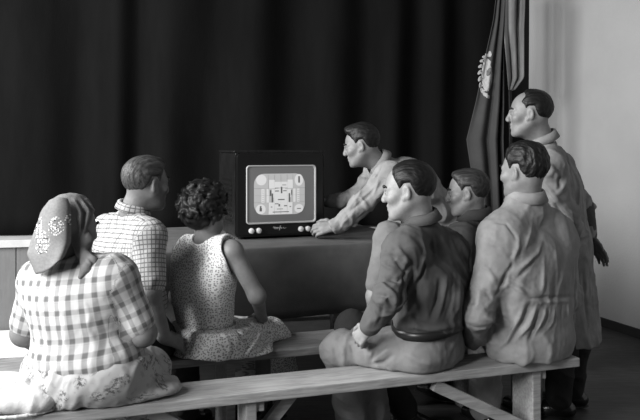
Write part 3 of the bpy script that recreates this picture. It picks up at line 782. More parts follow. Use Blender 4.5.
# --- woman in the headscarf, front bench
def woman_scarf():
    J = dict(P=W(88,362,2.86), C=W(78,306,2.84), N=W(73,264,2.84), SL=W(38,283,2.92), SR=W(119,280,2.78), EL=W(24,333,2.95), ER=W(143,333,2.80),
             WL=W(48,352,3.15), WR=W(128,348,3.03), HL=W(60,372,2.93), HR=W(114,372,2.84), KL=W(100,362,3.16), KR=W(138,364,3.10))
    J['AL'] = sole_pt(J['KL'], 0, .02); J['AR'] = sole_pt(J['KR'], .03, .02); base = base_of(J)
    h = Head(W(72,228,2.86), -40, 8, 0, .95)
    hands = [((J['WR'], A(-.6,.8,-.1), A(.3,.2,1), A(-.6,-.6,.3)), {}), ((J['WL'], A(.7,.7,-.1), A(-.2,.2,1), A(.6,-.6,.3)), {})]
    p = start(body(J, h, hands, .052, 1.12, 1.1, (.056,.048,.046,.030), True), 'seated woman in an embroidered headscarf and gingham blouse, leftmost on the front bench', base, M['skin_tan'])
    add_face_bits(p, base, h, M['hair_brown'], M['eye'])
    add_hair(p, base, h, M['hair_brown'], thick=.008)
    R = torso_frame(J)
    def peplum(V, fr):
        V.ell(J['P']+R[:,2]*.03-R[:,1]*.01, (.225,.165,.10), R, .06)
    top_garment(J, base, M['gingham'], p, 'blouse', .018, 1.20, 1.16, .02, .064, ('short','short'), J['P']-R[:,2]*.005, peplum, 11, .0045, .0055, .07, True, sh=1.0, uvr=.21, ks=.05)
    # skirt spreading over the plank
    V = Vol(); fr = {0: (J['P'], R, .26, (8,8,10), .008)}
    V.ell(J['P']-A(0,0,.03), (.245,.19,.14), R, .08); V.cap(J['HL'], J['KL'], .125, .11, .08); V.cap(J['HR']-A(0,0,.01), J['KR']+A(.03,0,-.02), .115, .085, .08)
    V.ell(J['HR']+A(.11,.06,-.075), (.13,.12,.035), None, .06); V.ell(J['P']+A(-.08,-.04,-.08), (.16,.12,.06), None, .06)
    V.half((0,0,.463), (0,0,-1), .008); V.half(J['P']+R[:,2]*.055, R[:,2], .01)
    V.g = 1; fr[1] = fr_limb(J['KL'], J['AL'], (0,1,0), .15, .012, (10,10,3))
    V.cap(J['KL']+A(.03,.0,-.04), Z(J['KL']+A(.03,.0,0), .28), .09, .09, .06); V.cap(J['KR']+A(.02,.0,-.04), Z(J['KR']+A(.02,.0,0), .28), .09, .09, .06)
    garment('skirt', V, .006, M['floral'], p, base, fr, 21)
    for s in 'LR': shoe(p, base, J['A'+s], A(.5,.85,0), M['shoe'], M['sole'], .24)
    # headscarf: close over the skull, a flap down the back, wrapped under the chin with two loose ends
    V = Vol(); f = h.R[:,1]
    V.ell(h.w(0,-.012,.034), A(.094,.116,.106)*h.s, h.R, .03)
    V.cap(W(58,226,2.82), W(54,246,2.80), .060, .045, .05, flat=((0,1,0), .8))
    V.poly(h.w(0,0,0), h.R, [(.050,.20),(.040,.07),(.022,0),(.010,-.06),(-.01,-.12),(-.02,-.5),(-.6,-.5),(-.6,.4),(.058,.4)], .012)
    V.cap(W(80,240,2.80), W(81,254,2.775), .030, .020, .03)
    V.chain([W(83,254,2.77), W(92,262,2.74), W(93,272,2.74)], [.022,.020,.012], .012, flat=((0,1,0), .7)); V.chain([W(84,256,2.76), W(86,268,2.72), W(80,277,2.71)], [.020,.018,.008], .012, flat=((0,1,0), .7))
    V.cap(W(88,240,2.80), h.w(.02,.05,-.115), .020, .018, .02)
    hs = garment('headscarf', V, .0042, M['scarf_plain'], p, base, {0: (W(62,230,2.88), np.stack([A(1,0,0), A(0,1,0), A(0,0,1)], 1), .115, (16,8,4), .003)}, 5)
    press(hs, base, [([(74,198),(80,213),(79,240)],.009,.007), ([(80,197),(88,211),(82,240)],.010,.007), ([(88,200),(95,214),(86,240)],.009,.007), ([(77,199),(84,213),(80,238)],-.007,.006), ([(84,199),(92,213),(84,238)],-.007,.006), ([(86,258),(92,266)],.005,.005)])
    # the embroidered corner of the scarf falling stiffly over the back of her neck
    rows = [((50,201,2.775),(58,198,2.755),(67,199,2.765)), ((44,210,2.775),(57,208,2.735),(70,208,2.755)), ((38,224,2.785),(55,225,2.720),(70,226,2.740)),
            ((33,238,2.790),(53,241,2.708),(70,242,2.725)), ((28,254,2.785),(51,256,2.690),(66,250,2.700)), ((37,274,2.765),(50,269,2.680),(64,255,2.690))]
    g = np.array(rows, float); nu, nv = 26, 34; pts = []; uvs = []
    for j in range(nv):
        t = j/(nv-1)*(len(rows)-1); k = min(int(t), len(rows)-2); a = t-k; r = g[k]*(1-a)+g[k+1]*a
        for i in range(nu):
            s = i/(nu-1); q = r[0]*(1-s)*(1-2*s)+r[1]*4*s*(1-s)+r[2]*s*(2*s-1); dd = q[2]+.006*math.sin(s*9+j*.12)*(j/nv)+(.03*max(0, s-.88)*8*(j/nv))
            pts.append(W(q[0], q[1], dd)); uvs.append(((q[0]-60)/270, (230-q[1])/270, 0))
    fq = [(j*nu+i, j*nu+i+1, (j+1)*nu+i+1, (j+1)*nu+i) for j in range(nv-1) for i in range(nu-1)]
    fl_ = mesh_np('scarf_corner', pts, fq, M['scarf'], hs, base, True, {'puv': uvs}); md = fl_.modifiers.new('thick', 'SOLIDIFY'); md.thickness = .005
    return p

# --- man in the checked shirt, second bench
def man_check():
    J = dict(P=W(138,332,3.42), C=W(128,268,3.42), N=W(133,211,3.43), SL=W(106,234,3.56), SR=W(150,240,3.30), EL=W(98,290,3.65), ER=W(151,291,3.24),
             WL=W(135,330,3.75), WR=W(165,338,3.29), HL=W(128,343,3.50), HR=W(150,343,3.36), KL=W(158,345,3.74), KR=W(184,346,3.70))
    J['AL'] = sole_pt(J['KL'], 0, .02); J['AR'] = sole_pt(J['KR'], .0, .03); base = base_of(J)
    h = Head(W(147,184,3.43), -44, 3, 0, 1.0)
    hands = [((J['WR'], A(.55,.55,-.35), A(.5,-.5,.7), A(-.3,.8,.3)), {}), ((J['WL'], A(.7,.6,-.2), A(0,0,1), A(.5,-.5,0)), {})]
    p = start(body(J, h, hands), 'seated man in a checked short-sleeved shirt, between the headscarf and the curly-haired woman', base, M['skin_tan'])
    add_face_bits(p, base, h, M['hair_grey'], M['eye']); add_hair(p, base, h, M['hair_grey'], extra=[((0,.03,.092), (.060,.060,.034))], seed=3)
    R = torso_frame(J)
    top_garment(J, base, M['check'], p, 'shirt', .014, 1.06, 1.08, .02, .066, ('short','short'), J['P']+R[:,2]*.03, None, 13, .005, .0055, uvr=.18)
    collar(M['check'], J, h, p, base, .062, .020, .034, .018)
    trousers(J, base, M['dark_trousers'], p, seed=3)
    for s in 'LR': shoe(p, base, J['A'+s], A(.6,.8,0), M['shoe'], M['sole'])
    return p

# --- curly-haired woman in the dotted dress
def woman_dress():
    J = dict(P=W(207,336,3.52), C=W(202,288,3.50), N=W(206,236,3.50), SL=W(182,252,3.60), SR=W(234,253,3.42), EL=W(177,297,3.70), ER=W(257,296,3.42),
             WL=W(186,326,3.86), WR=W(262,318,3.62), HL=W(190,345,3.60), HR=W(226,345,3.46), KL=W(236,338,3.83), KR=W(264,340,3.76))
    J['AL'] = sole_pt(J['KL'], 0, .02); J['AR'] = sole_pt(J['KR'], .0, .03); base = base_of(J)
    h = Head(W(207,208,3.51), -46, 5, 0, .95)
    hands = [((J['WR'], A(-.2,.9,-.1), A(.3,-.1,.9), A(-.8,.1,.3)), {'size': .9}), ((J['WL'], A(.6,.7,-.2), A(0,0,1), A(.5,-.5,0)), {'size': .9})]
    p = start(body(J, h, hands, .046, .9, .9, (.044,.037,.035,.024), True), 'seated woman with curly dark hair and a sleeveless dotted dress, beside the television', base, M['skin'])
    add_face_bits(p, base, h, M['hair_dark'], M['eye'])
    rnd = random.Random(8); V = Vol(); V.ell(h.w(0,-.018,.028), A(.092,.114,.098)*h.s, h.R, .02); V.ell(h.w(0,-.06,-.045), A(.080,.062,.062)*h.s, h.R, .03)
    for i in range(210):
        t, ph = math.acos(1-rnd.random()*1.80), rnd.random()*2*PI; x, y, z = math.sin(t)*math.cos(ph), math.sin(t)*math.sin(ph), math.cos(t)
        if y > .55 and z < .62: continue
        c = h.w(x*.100, -.022+y*.118, .018+z*.106); ax = nrm(A(rnd.uniform(-1,1), rnd.uniform(-1,1), rnd.uniform(-1,1))); o2 = nrm(np.cross(ax, h.w(x,y,z)-h.c)); o3 = np.cross(ax, o2)
        rr = rnd.uniform(.015,.027)                                # one curl: a small open ring of hair
        V.chain([c+(o2*math.cos(a)+o3*math.sin(a))*rr for a in np.linspace(0, 4.6, 5)], [.009,.011,.011,.009,.005], .011)
    v, q = V.mesh(.0042, 1); L = (v-h.c)@h.R; mesh_np('hair', v, q, M['hair_dark'], p, base, True, {'flow': L*.6})
    R = torso_frame(J)
    def armholes(V, fr):
        for s in 'LR': V.cap(J['S'+s]+R[:,2]*.03+(J['S'+s]-J['N'])*.10, J['E'+s], .074, .060, .012, 's')
    top_garment(J, base, M['dots'], p, 'dress_bodice', .012, .98, .98, .0, .05, ('none','none'), J['P']+R[:,2]*.04, armholes, 17, .0045, .005, .045, False, neckcut=.062, sh=.92)
    V = Vol(); fr = {0: (J['P'], R, .22, (8,8,10), .009)}
    V.ell(J['P']-A(0,0,.02), (.200,.155,.125), R, .07); V.ell(J['P']*.72+J['C']*.28, (.145,.112,.09), R, .06); V.cap(J['HL'], J['KL'], .105, .10, .08); V.cap(J['HR'], J['KR']+A(.02,-.01,.01), .115, .095, .08)
    V.ell(J['P']+A(-.05,-.07,-.075), (.20,.10,.05), R, .05); V.ell(J['HR']+A(.10,.03,-.05), (.13,.12,.05), None, .06)
    V.half((0,0,.463), (0,0,-1), .008); V.half(J['P']+R[:,2]*.055, R[:,2], .006)
    V.g = 1; fr[1] = fr_limb(J['KR'], J['AR'], (0,1,0), .15, .012, (10,10,3))
    V.cap(J['KL']+A(.04,.05,-.02), Z(J['KL']+A(.04,.08,0), .25), .10, .12, .06); V.cap(J['KR']+A(.04,.06,-.02), Z(J['KR']+A(.05,.10,0), .25), .095, .11, .06)
    g = garment('dress_skirt', V, .0055, M['dots'], p, base, fr, 23)
    press(g, base, [([(238,322),(258,326),(276,332)],.012,.012), ([(234,324),(247,345),(242,357)],-.012,.010), ([(263,326),(255,343),(245,357)],.014,.011), ([(222,330),(230,345),(228,358)],.009,.010), ([(200,330),(196,345),(190,356)],.008,.011), ([(180,332),(176,348)],-.008,.010), ([(268,334),(262,348),(252,356)],-.010,.010)])
    ring(p, base, J, J['P']+R[:,2]*.040, M['dots'], 'waistband', .148, .116, .026, .006)
    V = Vol(); k0 = J['P']+R[:,2]*.045-R[:,1]*.125-R[:,0]*.11
    V.chain([k0, k0+A(.012,-.018,-.03), k0+A(.0,-.02,-.075)], [.014,.010,.014], .008); V.chain([k0, k0+A(-.03,-.01,-.02), k0+A(-.035,-.01,-.05)], [.013,.010,.012], .008)
    garment('sash_bow', V, .004, M['dots'], p, base, {0: (k0, R, .1, TF, .001)})
    for s in 'LR': shoe(p, base, J['A'+s], A(.6,.8,0), M['shoe'], M['sole'], .24)
    return p

# --- man leaning over to the set
def man_leaning():
    J = dict(P=W(451,226,4.62), C=W(414,184,4.50), N=W(380,164,4.43), SL=W(391,178,4.30), SR=W(379,170,4.62), EL=W(364,202,4.31), ER=W(355,199,4.76),
             WL=W(336,226,4.37), WR=W(329,201,4.74), HL=W(447,238,4.60), HR=W(453,236,4.80), KL=W(449,318,4.74), KR=W(455,312,4.96))
    J['AL'] = sole_pt(J['KL'], .05, .05); J['AR'] = sole_pt(J['KR'], .05, .05); base = base_of(J)
    h = Head(W(361,146,4.38), 82, 12, 0, .97)
    hands = [((J['WL'], W(304,231,4.40)-J['WL'], A(.1,-.9,.5), A(-.3,.2,1)), {'curl': (.45,.65,.5), 'size': 1.06, 'spread': -.02}), ((J['WR'], A(-.9,0,-.1), A(.3,.5,.8), A(0,-.6,.5)), {})]
    p = start(body(J, h, hands, .053, .95, .95, seat=False), 'man in light coveralls leaning from the side to turn a knob of the television', base, M['skin'])
    add_face_bits(p, base, h, M['hair_black'], M['eye']); add_hair(p, base, h, M['hair_dark'], extra=[((0,.055,.098), (.058,.052,.030)), ((0,.0,.105), (.065,.08,.030))], seed=5, top=.008)
    R = torso_frame(J)
    def hips(V, fr): V.ell(J['P'], (.17,.13,.13), R, .05)
    g = top_garment(J, base, M['coverall'], p, 'coverall_top', .020, 1.04, 1.08, .0, .062, ('long','long'), None, hips, 33, .008, .0055, .05, True, .048, ks=.06)
    press(g, base, [([(367,173),(359,195),(350,207),(334,224)],.006,.009), ([(375,190),(360,203),(347,215)],-.008,.009), ([(380,178),(373,197)],.008,.009), ([(383,165),(375,180)],-.007,.008), ([(354,213),(344,222),(338,232)],.005,.008), ([(345,210),(350,220)],-.006,.008), ([(336,218),(342,228)],-.006,.008)])
    collar(M['coverall'], J, h, p, base, .062, .030, .044, .026, 30)
    trousers(J, base, M['coverall'], p, seed=35, seat=None)
    for s in 'LR': shoe(p, base, J['A'+s], A(-.9,-.2,0), M['shoe'], M['sole'])
    # loose cuff hanging open at the near wrist
    V = Vol(); c0 = J['EL']*.35+J['WL']*.65+A(0,0,.02); V.cap(c0, c0+A(.05,0,-.055), .034, .020, .02); V.cap(c0+A(-.02,0,-.02), c0+A(.02,-.005,-.05), .030, .016, .02)
    garment('loose_cuff', V, .005, M['coverall'], p, base, {0: fr_limb(J['EL'], J['WL'], (0,1,0), .05, .004)})
    return p

# --- man in the dark work shirt, front bench
def man_belt():
    J = dict(P=W(430,346,3.29), C=W(430,292,3.27), N=W(421,221,3.23), SL=W(400,253,3.13), SR=W(452,254,3.40), EL=W(389,298,3.04), ER=W(458,310,3.52),
             WL=W(369,328,3.12), WR=W(425,335,3.62), HL=W(418,354,3.21), HR=W(440,352,3.38), KL=W(341,351,3.36), KR=W(366,345,3.46))
    J['AL'] = A(J['KL'][0]+.06, J['KL'][1]+.10, .1); J['AR'] = A(J['KR'][0]+.05, J['KR'][1]+.1, .1); base = base_of(J)
    h = Head(W(408,191,3.21), 74, 6, 0, 1.02)
    hands = [((J['WL'], A(-.45,.35,-.55), A(-.4,-.7,.3), A(-.5,.5,.5)), {'curl': (.7,.8,.6), 'size': .92}), ((J['WR'], A(-.9,.2,-.1), A(0,0,1), A(0,-1,0)), {})]
    p = start(body(J, h, hands, .056), 'seated man in a dark belted work shirt, middle of the front bench', base, M['skin_pale'])
    add_face_bits(p, base, h, M['hair_dark'], M['eye'])
    add_hair(p, base, h, M['hair_black'], [(.066,.118),(.058,.088),(.052,.062),(.038,.036),(.028,-.010),(.012,-.010),(.012,.012),(.000,.032),(-.022,.034),(-.036,-.006),(-.046,-.052),(-.060,-.084),(-.12,-.098),(-.17,-.04),(-.17,.22),(.04,.22)], seed=9)
    R = torso_frame(J)
    def folds(V, fr):
        V.g = 0
        V.chain([J['SL']*.5+J['C']*.5-R[:,1]*.06, J['C']-R[:,1]*.115, J['P']-R[:,1]*.10+R[:,2]*.05+R[:,0]*.02], [.030,.020,.024], .05)
        V.chain([J['SR']-R[:,1]*.03, J['C']*.6+J['P']*.4+R[:,0]*.09-R[:,1]*.10], [.03,.026], .05)
    g = top_garment(J, base, M['work_shirt'], p, 'shirt', .020, 1.05, 1.06, .02, .062, ('long','long'), J['P']+R[:,2]*.100, folds, 41, .012, .0055, .05, False, .044, tf=(12,9,6))
    collar(M['work_shirt'], J, h, p, base, .063, .026, .040, .026, 30)
    press(g, base, [([(411,255),(406,277),(401,302),(395,317)],-.016,.012), ([(421,233),(424,255),(418,274),(412,289)],.014,.012), ([(428,252),(421,274),(414,292),(408,317)],-.011,.010),
        ([(432,233),(436,264)],.006,.010), ([(448,271),(443,298),(436,323)],.010,.011), ([(441,274),(436,305),(428,323)],-.008,.010), ([(460,272),(459,306),(451,322)],.008,.011),
        ([(454,268),(452,300),(444,322)],-.007,.009), ([(406,326),(432,329),(462,325)],.012,.013), ([(394,244),(406,258),(411,267)],.011,.010), ([(389,252),(401,267),(409,274)],-.010,.009),
        ([(371,289),(383,285),(395,296),(399,308)],.017,.011), ([(384,277),(398,281),(406,274)],-.014,.010), ([(373,295),(386,296),(394,309)],-.013,.009), ([(380,262),(390,268),(398,271)],.008,.010),
        ([(372,304),(378,318),(374,330)],.006,.009), ([(384,303),(380,318),(374,329)],-.006,.008)])
    c = J['EL']*.12+J['WL']*.88; b = MB(); b.tube([c+A(.015,-.044,-.004), c+A(.015,-.050,-.004)], .006, 12); o = b.build('cuff_button', M['button'], p); o.location = tuple(-base)
    ring(p, base, J, J['P']+R[:,2]*.086, M['belt'], 'belt', .173, .144, .036, .006)
    g = trousers(J, base, M['work_trousers'], p, .006, wide=(.102,.080,.078,.066), seed=43, top=J['P']+R[:,2]*.112, amp=.008)
    press(g, base, [([(341,343),(344,357)],.008,.010), ([(350,343),(354,355)],-.007,.009), ([(375,351),(371,362)],-.016,.008), ([(371,363),(380,356),(394,346)],.012,.011), ([(352,366),(366,373),(388,378)],.008,.010),
        ([(366,365),(383,363),(396,353)],-.010,.009), ([(400,350),(420,362),(440,366)],.007,.012), ([(330,345),(334,360)],.006,.010)])
    for s in 'LR': shoe(p, base, J['A'+s], A(-.8,.5,0), M['shoe'], M['sole'])
    return p

# --- man mostly hidden behind him
def man_hidden():
    J = dict(P=W(404,336,3.86), C=W(402,278,3.86), N=W(403,226,3.88), SL=W(388,240,3.76), SR=W(424,238,4.00), EL=W(375,296,3.72), ER=W(424,295,4.08),
             WL=W(372,326,3.80), WR=W(410,325,4.15), HL=W(397,346,3.80), HR=W(415,346,3.98), KL=W(352,328,3.62), KR=W(388,335,4.08))
    J['AL'] = W(404,408,3.74); J['AR'] = A(J['KR'][0], J['KR'][1]+.05, .1); base = base_of(J)
    h = Head(W(403,192,3.89), 40, 4, 0, 1.0)
    hands = [((J['WL'], A(-.5,.2,-.5), A(-.3,-.8,.4), A(-.3,.5,.6)), {}), ((J['WR'], A(-.7,.5,-.2), A(0,0,1), A(-.3,-1,0)), {})]
    p = start(body(J, h, hands), 'seated man in a short-sleeved shirt, mostly hidden behind the man with the belt', base, M['skin_pale'])
    add_hair(p, base, h, M['hair_black'], seed=15); add_face_bits(p, base, h, M['hair_dark'], M['eye'])
    R = torso_frame(J)
    top_garment(J, base, M['pale_shirt'], p, 'shirt', .014, 1., 1., .0, .062, ('short','short'), J['P']+R[:,2]*.02, None, 51, .006)
    collar(M['pale_shirt'], J, h, p, base)
    trousers(J, base, M['dark_trousers'], p, wide=(.098,.076,.074,.070), seed=53)
    V = Vol(); d_ = nrm(J['AL']-J['KL']); V.cap(J['AL']-d_*.03, J['AL']+d_*.03, .040, .038, .01); garment('sock', V, .004, M['sock'], p, base, {0: fr_limb(J['KL'], J['AL'], (0,1,0), .04, .001)})
    shoe(p, base, J['AL']+A(.02,0,-.03), A(.9,-.25,0), M['shoe'], M['sole']); shoe(p, base, J['AR'], A(-.3,.9,0), M['shoe'], M['sole'])
    return p

# --- man in the dark jacket, second bench
def man_jacket():
    J = dict(P=W(476,335,4.00), C=W(476,276,3.98), N=W(475,216,3.97), SL=W(460,243,3.84), SR=W(500,238,4.14), EL=W(452,296,3.80), ER=W(510,296,4.2),
             WL=W(436,325,3.90), WR=W(480,325,4.3), HL=W(468,346,3.93), HR=W(486,344,4.10), KL=W(436,340,4.14), KR=W(468,338,4.30))
    J['AL'] = sole_pt(J['KL'], .03, .03); J['AR'] = sole_pt(J['KR'], 0, .03); base = base_of(J)
    h = Head(W(467,193,3.96), 76, 5, 0, 1.0)
    hands = [((J['WL'], A(-.7,.5,-.2), A(-.1,-.3,.9), A(0,.9,.1)), {}), ((J['WR'], A(-.7,.5,-.2), A(0,0,1), A(0,-.9,0)), {})]
    p = start(body(J, h, hands), 'seated man in a dark jacket, facing left, behind the gap in the front row', base, M['skin_tan'])
    add_face_bits(p, base, h, M['hair_dark'], M['eye']); add_hair(p, base, h, M['hair_brown'], extra=[((0,.03,.092), (.06,.06,.030))], seed=19)
    R = torso_frame(J)
    top_garment(J, base, M['dark_jacket'], p, 'jacket', .018, 1.05, 1.05, .0, .062, ('long','long'), J['P']-R[:,2]*.05, None, 61, .008, low=True)
    collar(M['dark_jacket'], J, h, p, base, .066, .028, .050, .030, 35); trousers(J, base, M['dark_trousers'], p, seed=63)
    for s in 'LR': shoe(p, base, J['A'+s], A(-.6,.8,0), M['shoe'], M['sole'])
    return p

# --- man in light coveralls, right end of the front bench
def man_coverall():
    J = dict(P=W(530,342,3.43), C=W(528,284,3.39), N=W(526,199,3.39), SL=W(500,238,3.29), SR=W(555,236,3.50), EL=W(478,312,3.23), ER=W(566,296,3.50),
             WL=W(474,338,3.42), WR=W(545,338,3.66), HL=W(514,352,3.38), HR=W(544,350,3.48), KL=W(486,352,3.74), KR=W(528,350,3.88))
    J['AL'] = sole_pt(J['KL'], .0, .03); J['AR'] = sole_pt(J['KR'], 0, .03); base = base_of(J)
    h = Head(W(523,172,3.38), 42, 2, 0, 1.0)
    hands = [((J['WL'], A(-.3,.9,-.2), A(-.2,-.2,.9), A(.9,.2,.1)), {}), ((J['WR'], A(-.3,.9,-.2), A(0,0,1), A(-.9,0,0)), {})]
    p = start(body(J, h, hands, .058, 1.1, 1.05), 'seated man in light gathered coveralls, back turned, at the end of the front bench', base, M['skin'])
    add_face_bits(p, base, h, M['hair_black'], M['eye']); add_hair(p, base, h, M['hair_black'], extra=[((0,-.02,.088), (.075,.09,.050))], seed=29, amp=.0035, top=.006)
    R = torso_frame(J)
    def bulk(V, fr):
        V.g = 0; V.ell(J['P']+R[:,2]*.01, (.205,.155,.15), R, .06); V.ell(J['C']*.55+J['P']*.45, (.190,.135,.15), R, .06)
        V.half((0,0,.464), (0,0,-1), .012)
    g = top_garment(J, base, M['coverall_worn'], p, 'coverall_top', .020, 1.14, 1.10, .0, .068, ('long','long'), None, bulk, 71, .0075, .0055, .06, True, .056, sh=1.0, tf=(9,8,4), drape=True, ks=.045)
    collar(M['coverall_worn'], J, h, p, base, .066, .028, .046, .028, 30)
    press(g, base, [([(490,222),(506,223),(514,234),(518,243)],-.007,.007), ([(519,233),(518,247),(511,263),(505,282)],.010,.010), ([(513,252),(511,266),(503,283),(496,296)],-.016,.010),
        ([(533,221),(526,244),(519,256)],.011,.010), ([(527,240),(518,260)],-.009,.009), ([(544,233),(537,254),(515,273)],.010,.011), ([(540,252),(528,268),(514,282)],-.007,.009), ([(544,254),(543,285),(542,297)],.007,.010), ([(555,240),(557,270),(556,295)],.005,.010),
        ([(526,299),(540,298),(556,297),(578,296)],-.009,.007), ([(530,304),(550,302),(578,301)],.005,.007), ([(526,299),(519,318),(507,341),(493,353)],.012,.009), ([(531,301),(524,320),(511,341)],-.012,.008), ([(538,301),(529,325),(514,343)],.012,.009),
        ([(543,303),(534,329),(528,343)],-.011,.008), ([(547,303),(542,320),(533,336)],.010,.008), ([(551,303),(547,320),(541,334)],-.008,.008), ([(555,304),(552,322),(544,334)],.008,.008), ([(562,303),(561,318)],-.005,.008), ([(568,303),(568,318)],.005,.008),
        ([(505,281),(518,289),(529,297)],.008,.007), ([(507,276),(520,285),(531,293)],-.006,.006), ([(481,316),(493,321),(510,326)],.010,.010), ([(484,309),(497,315),(509,321)],-.009,.009), ([(470,330),(486,341),(505,345)],.009,.011),
        ([(478,262),(488,270),(497,285)],.008,.012), ([(474,285),(486,292),(494,302)],-.008,.010), ([(484,240),(498,246),(508,258)],.006,.011)])
    trousers(J, base, M['coverall_worn'], p, .004, 1.1, 1.05, wide=(.105,.088,.085,.075), seed=73)
    for s in 'LR': shoe(p, base, J['A'+s], A(-.4,.9,0), M['shoe'], M['sole'])
    return p

# --- standing man with his hands behind his back
def man_standing():
    J = dict(P=W(562,242,3.93), C=W(558,196,3.91), N=W(543,141,3.88), SL=W(550,171,3.74), SR=W(560,169,4.06), EL=W(566,216,3.68), ER=W(582,208,4.06),
             WL=W(578,242,3.88), WR=W(586,237,4.02), HL=W(560,252,3.86), HR=W(570,252,4.02), KL=W(561,345,3.86), KR=W(574,342,4.02))
    J['AL'] = Z(J['KL']+A(.0,.04,0), .10); J['AR'] = Z(J['KR']+A(.0,.04,0), .10); base = base_of(J)
    h = Head(W(529,114,3.85), 76, 0, 0, 1.0)
    hands = [((J['WR'], A(.085,-.06,-.11), A(.6,.6,.4), A(.8,-.3,.4)), {'curl': (.2,.3,.2), 'size': 1.0, 'spread': -.02}), ((J['WL'], A(.5,.25,-.75), A(.2,-.9,.2), A(.8,.2,.5)), {'curl': (.3,.4,.3)})]
    p = start(body(J, h, hands, .055, seat=False), 'standing man in a work coat with hands behind his back, by the right wall', base, M['skin'])
    add_face_bits(p, base, h, M['hair_black'], M['eye'])
    add_hair(p, base, h, M['hair_black'], [(.030,.118),(.022,.092),(.046,.062),(.030,.034),(.024,-.010),(.013,-.014),(.012,.012),(.000,.032),(-.022,.034),(-.036,-.006),(-.046,-.046),(-.060,-.074),(-.12,-.086),(-.17,-.04),(-.17,.22),(.03,.22)], seed=39, thick=.007)
    R = torso_frame(J)
    def skirt(V, fr):
        V.g = 0; V.ell(J['P'], (.170,.13,.16), R, .05); V.cap(J['P']-A(0,0,.05), Z(J['P']+A(.05,.03,0), .40), .128, .155, .06, flat=(A(.55,.83,0), 1.2)); V.half(A(0,0,.385), (0,0,-1), .006)
    g = top_garment(J, base, M['coat'], p, 'work_coat', .016, 1.02, 1.04, .0, .062, ('long','long'), None, skirt, 81, .011, .006, .05, True, .050, tf=(9,8,4), ks=.06)
    press(g, base, [([(545,161),(556,173),(560,184)],.011,.010), ([(559,176),(560,189)],-.016,.010), ([(543,180),(555,197),(572,218)],.011,.010), ([(549,197),(564,214),(576,228)],-.010,.009), ([(562,200),(576,218)],.009,.009), ([(566,150),(572,175)],.005,.009), ([(571,265),(574,300),(578,338)],.008,.012), ([(582,268),(588,330)],-.008,.011)])
    collar(M['coat'], J, h, p, base, .062, .024, .040, .020, 30)
    V = Vol(); V.cap(J['ER'], J['ER']*.1+J['WR']*.9, .066, .058, .02); garment('shaded_sleeve', V, .006, M['coat_shaded'], p, base, {0: fr_limb(J['ER'], J['WR'], (0,1,0), .06, .006)})  # far forearm covered in darker coat cloth, its shade painted in
    trousers(J, base, M['dark_trousers'], p, seat=None, seed=83)
    for s in 'LR': shoe(p, base, J['A'+s], A(-.9,.3,0), M['shoe'], M['sole'])
    return p

for fn in (woman_scarf, man_check, woman_dress, man_leaning, man_belt, man_hidden, man_jacket, man_coverall, man_standing): fn()

# ------------------------------------------------------------------ small things
def cushion():
    c = W(14,398,2.72); base = A(c[0], c[1], .46); V = Vol()
    V.ell(A(c[0]-.02, c[1]+.02, .505), (.175,.125,.055), None, .02); V.ell(A(c[0]-.07, c[1]+.03, .535), (.11,.085,.045), None, .05); V.ell(A(c[0]+.09, c[1], .50), (.085,.08,.035), None, .04)
    V.half((0,0,.462), (0,0,-1), .01)
    o = garment('cloth_bag', V, .005, M['bag'], None, base, {0: (base, np.eye(3), .1, (14,18,10), .006)}, 4)
    tag(o, 'white cotton bag lying on the near bench behind the headscarf woman', 'bag')
    V = Vol(); V.chain([A(c[0]-.02+.178*math.cos(a), c[1]+.02+.128*math.sin(a), .470) for a in np.linspace(0, 2*PI, 33)], [.006]*33, .004); v, q = V.mesh(.003, 1); mesh_np('seam', v, q, M['bag'], o, base)
cushion()

def flag(name, label, top, rows, mat, seed):
    """cloth hanging in folds from its pole; rows of (z, left, right) in metres on plan along SU from top"""
    p0 = top; n = 44; v = []; f = []; zs = np.linspace(0, 1, 40); rz = np.array([r[0] for r in rows]); rl = np.array([r[1] for r in rows]); rr = np.array([r[2] for r in rows])
    for k in np.linspace(rows[0][0], rows[-1][0], 40):
        o = np.argsort(rz); l, r = np.interp(k, rz[o], rl[o]), np.interp(k, rz[o], rr[o]); t = np.linspace(0, 1, n); xx = l+(r-l)*t
        dep = (.015+.04*t)*np.sin(t**1.5*PI*2*2.2+seed+.4*np.sin(k*2))*(.5+.6*t)+.02*vnoise(np.stack([t*7, t*0+k*1.5, t*0], 1), seed)
        v.append(np.stack([p0[0]+xx, p0[1]+dep, np.full(n, k)], 1))
    v = np.concatenate(v); f = [(i*n+j, i*n+j+1, (i+1)*n+j+1, (i+1)*n+j) for i in range(39) for j in range(n-1)]
    root = empty(name, A(p0[0], p0[1], 0)); tag(root, label, 'flag'); o = mesh_np('flag_cloth', v, f, mat, root, A(p0[0], p0[1], 0)); md = o.modifiers.new('thick', 'SOLIDIFY'); md.thickness = .004
    return root, v.reshape(40, n, 3)
FD = 5.85
fx = lambda px, d=FD: (px-320)/750*d
fz = lambda py, d=FD: CAM_H-(py-145)/750*d
T1 = A(fx(497), FD, 0)
rows = [(fz(y), fx(a)-T1[0], fx(b)-T1[0]) for y, a, b in ((-14,497,506),(20,493,505),(52,486,504),(100,476,504),(140,466,503),(185,473,504),(235,476,506))]
fl, vg = flag('flag', 'dark flag with a pale wreathed emblem hanging in folds beside the curtain', T1, rows, M['flag_dark'], 2)
b = MB(); b.tube([A(fx(506)-T1[0], .05, 0), A(fx(499)-T1[0], .05, fz(-40))], .014, 12); b.build('pole', M['pole'], fl, smooth=True)
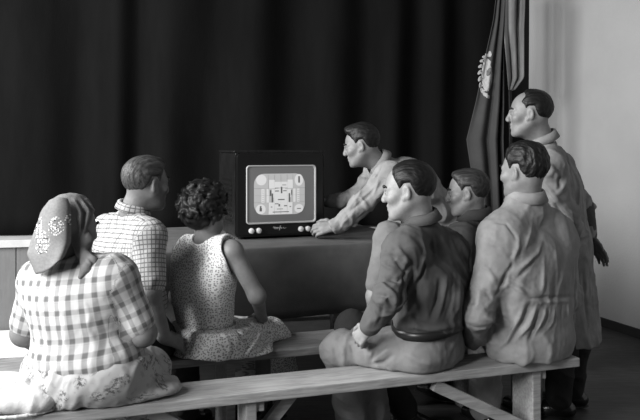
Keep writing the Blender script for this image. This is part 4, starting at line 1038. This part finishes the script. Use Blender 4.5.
# emblem: the half that shows before the fold; wreath of leaves round a pale shield
yy = lambda px: float(np.interp(fx(px), vg[18][:,0], vg[18][:,1])) if False else None
def surf(px, py):                                # point of the flag cloth seen at that height and place
    z = fz(py); k = int(np.argmin(np.abs(vg[:,0,2]-z))); r = vg[k]; x = fx(px); return A(x-T1[0], np.interp(x, r[:,0], r[:,1])-T1[1]-.006, z)
eb = MB(); em = []
def patch(px, py, rx, ry, ang=0, mat='emblem', name=None, n=14):
    c, s = math.cos(ang), math.sin(ang); pts = []; f = []; q = 5
    for k in range(q+1):                        # rings, so the patch follows the cloth
        r = max(k/q, .02); pts += [surf(px+r*(rx*math.cos(t)*c-ry*math.sin(t)*s), py+r*(rx*math.cos(t)*s+ry*math.sin(t)*c))+A(0,-.005*(k < q),0) for t in np.linspace(0, 2*PI, n, endpoint=False)]
    for k in range(q): f += [(k*n+i, k*n+(i+1)%n, (k+1)*n+(i+1)%n, (k+1)*n+i) for i in range(n)]
    return pts, f+[tuple(range(n))]
sh_ = MB(); sh_.add(*patch(487,75,5.6,17)); sh_.build('emblem_field', M['emblem'], fl)
wr = MB()
for i, a in enumerate(np.linspace(rad(100), rad(262), 10)):
    x, y = 489+9.5*math.cos(a), 76+21*math.sin(a); wr.add(*patch(x, y, 3.0, 1.6, a+PI/2+.5)); wr.add(*patch(x+1.6*math.cos(a+PI), y, 2.2, 1.3, a+PI/2-.6))
wr.add(*patch(490,54,1.6,3.2)); wr.build('emblem_wreath', M['emblem'], fl)
for args in ((488.5,72,1.9,4.4,.35), (489.5,85,1.0,4,0)):
    vv, ff = patch(*args); MB().add([q+A(0,-.006,0) for q in vv], ff).build('emblem_figure', M['emblem_dark'], fl)
T2 = A(fx(512,6.05), 6.05, 0)
rows = [(fz(y,6.05), fx(a,6.05)-T2[0], fx(b_,6.05)-T2[0]) for y, a, b_ in ((-14,503,527),(30,503,525),(78,507,524.5),(90,508,514))]
f2, vg2 = flag('flag', 'paler flag hanging between the emblem flag and the wall', T2, rows, M['flag_light'], 7)
b = MB(); b.tube([A(fx(515,6.05)-T2[0], .08, 0), A(fx(511,6.05)-T2[0], .08, fz(-40,6.05))], .014, 12); b.build('pole', M['pole'], f2, smooth=True)
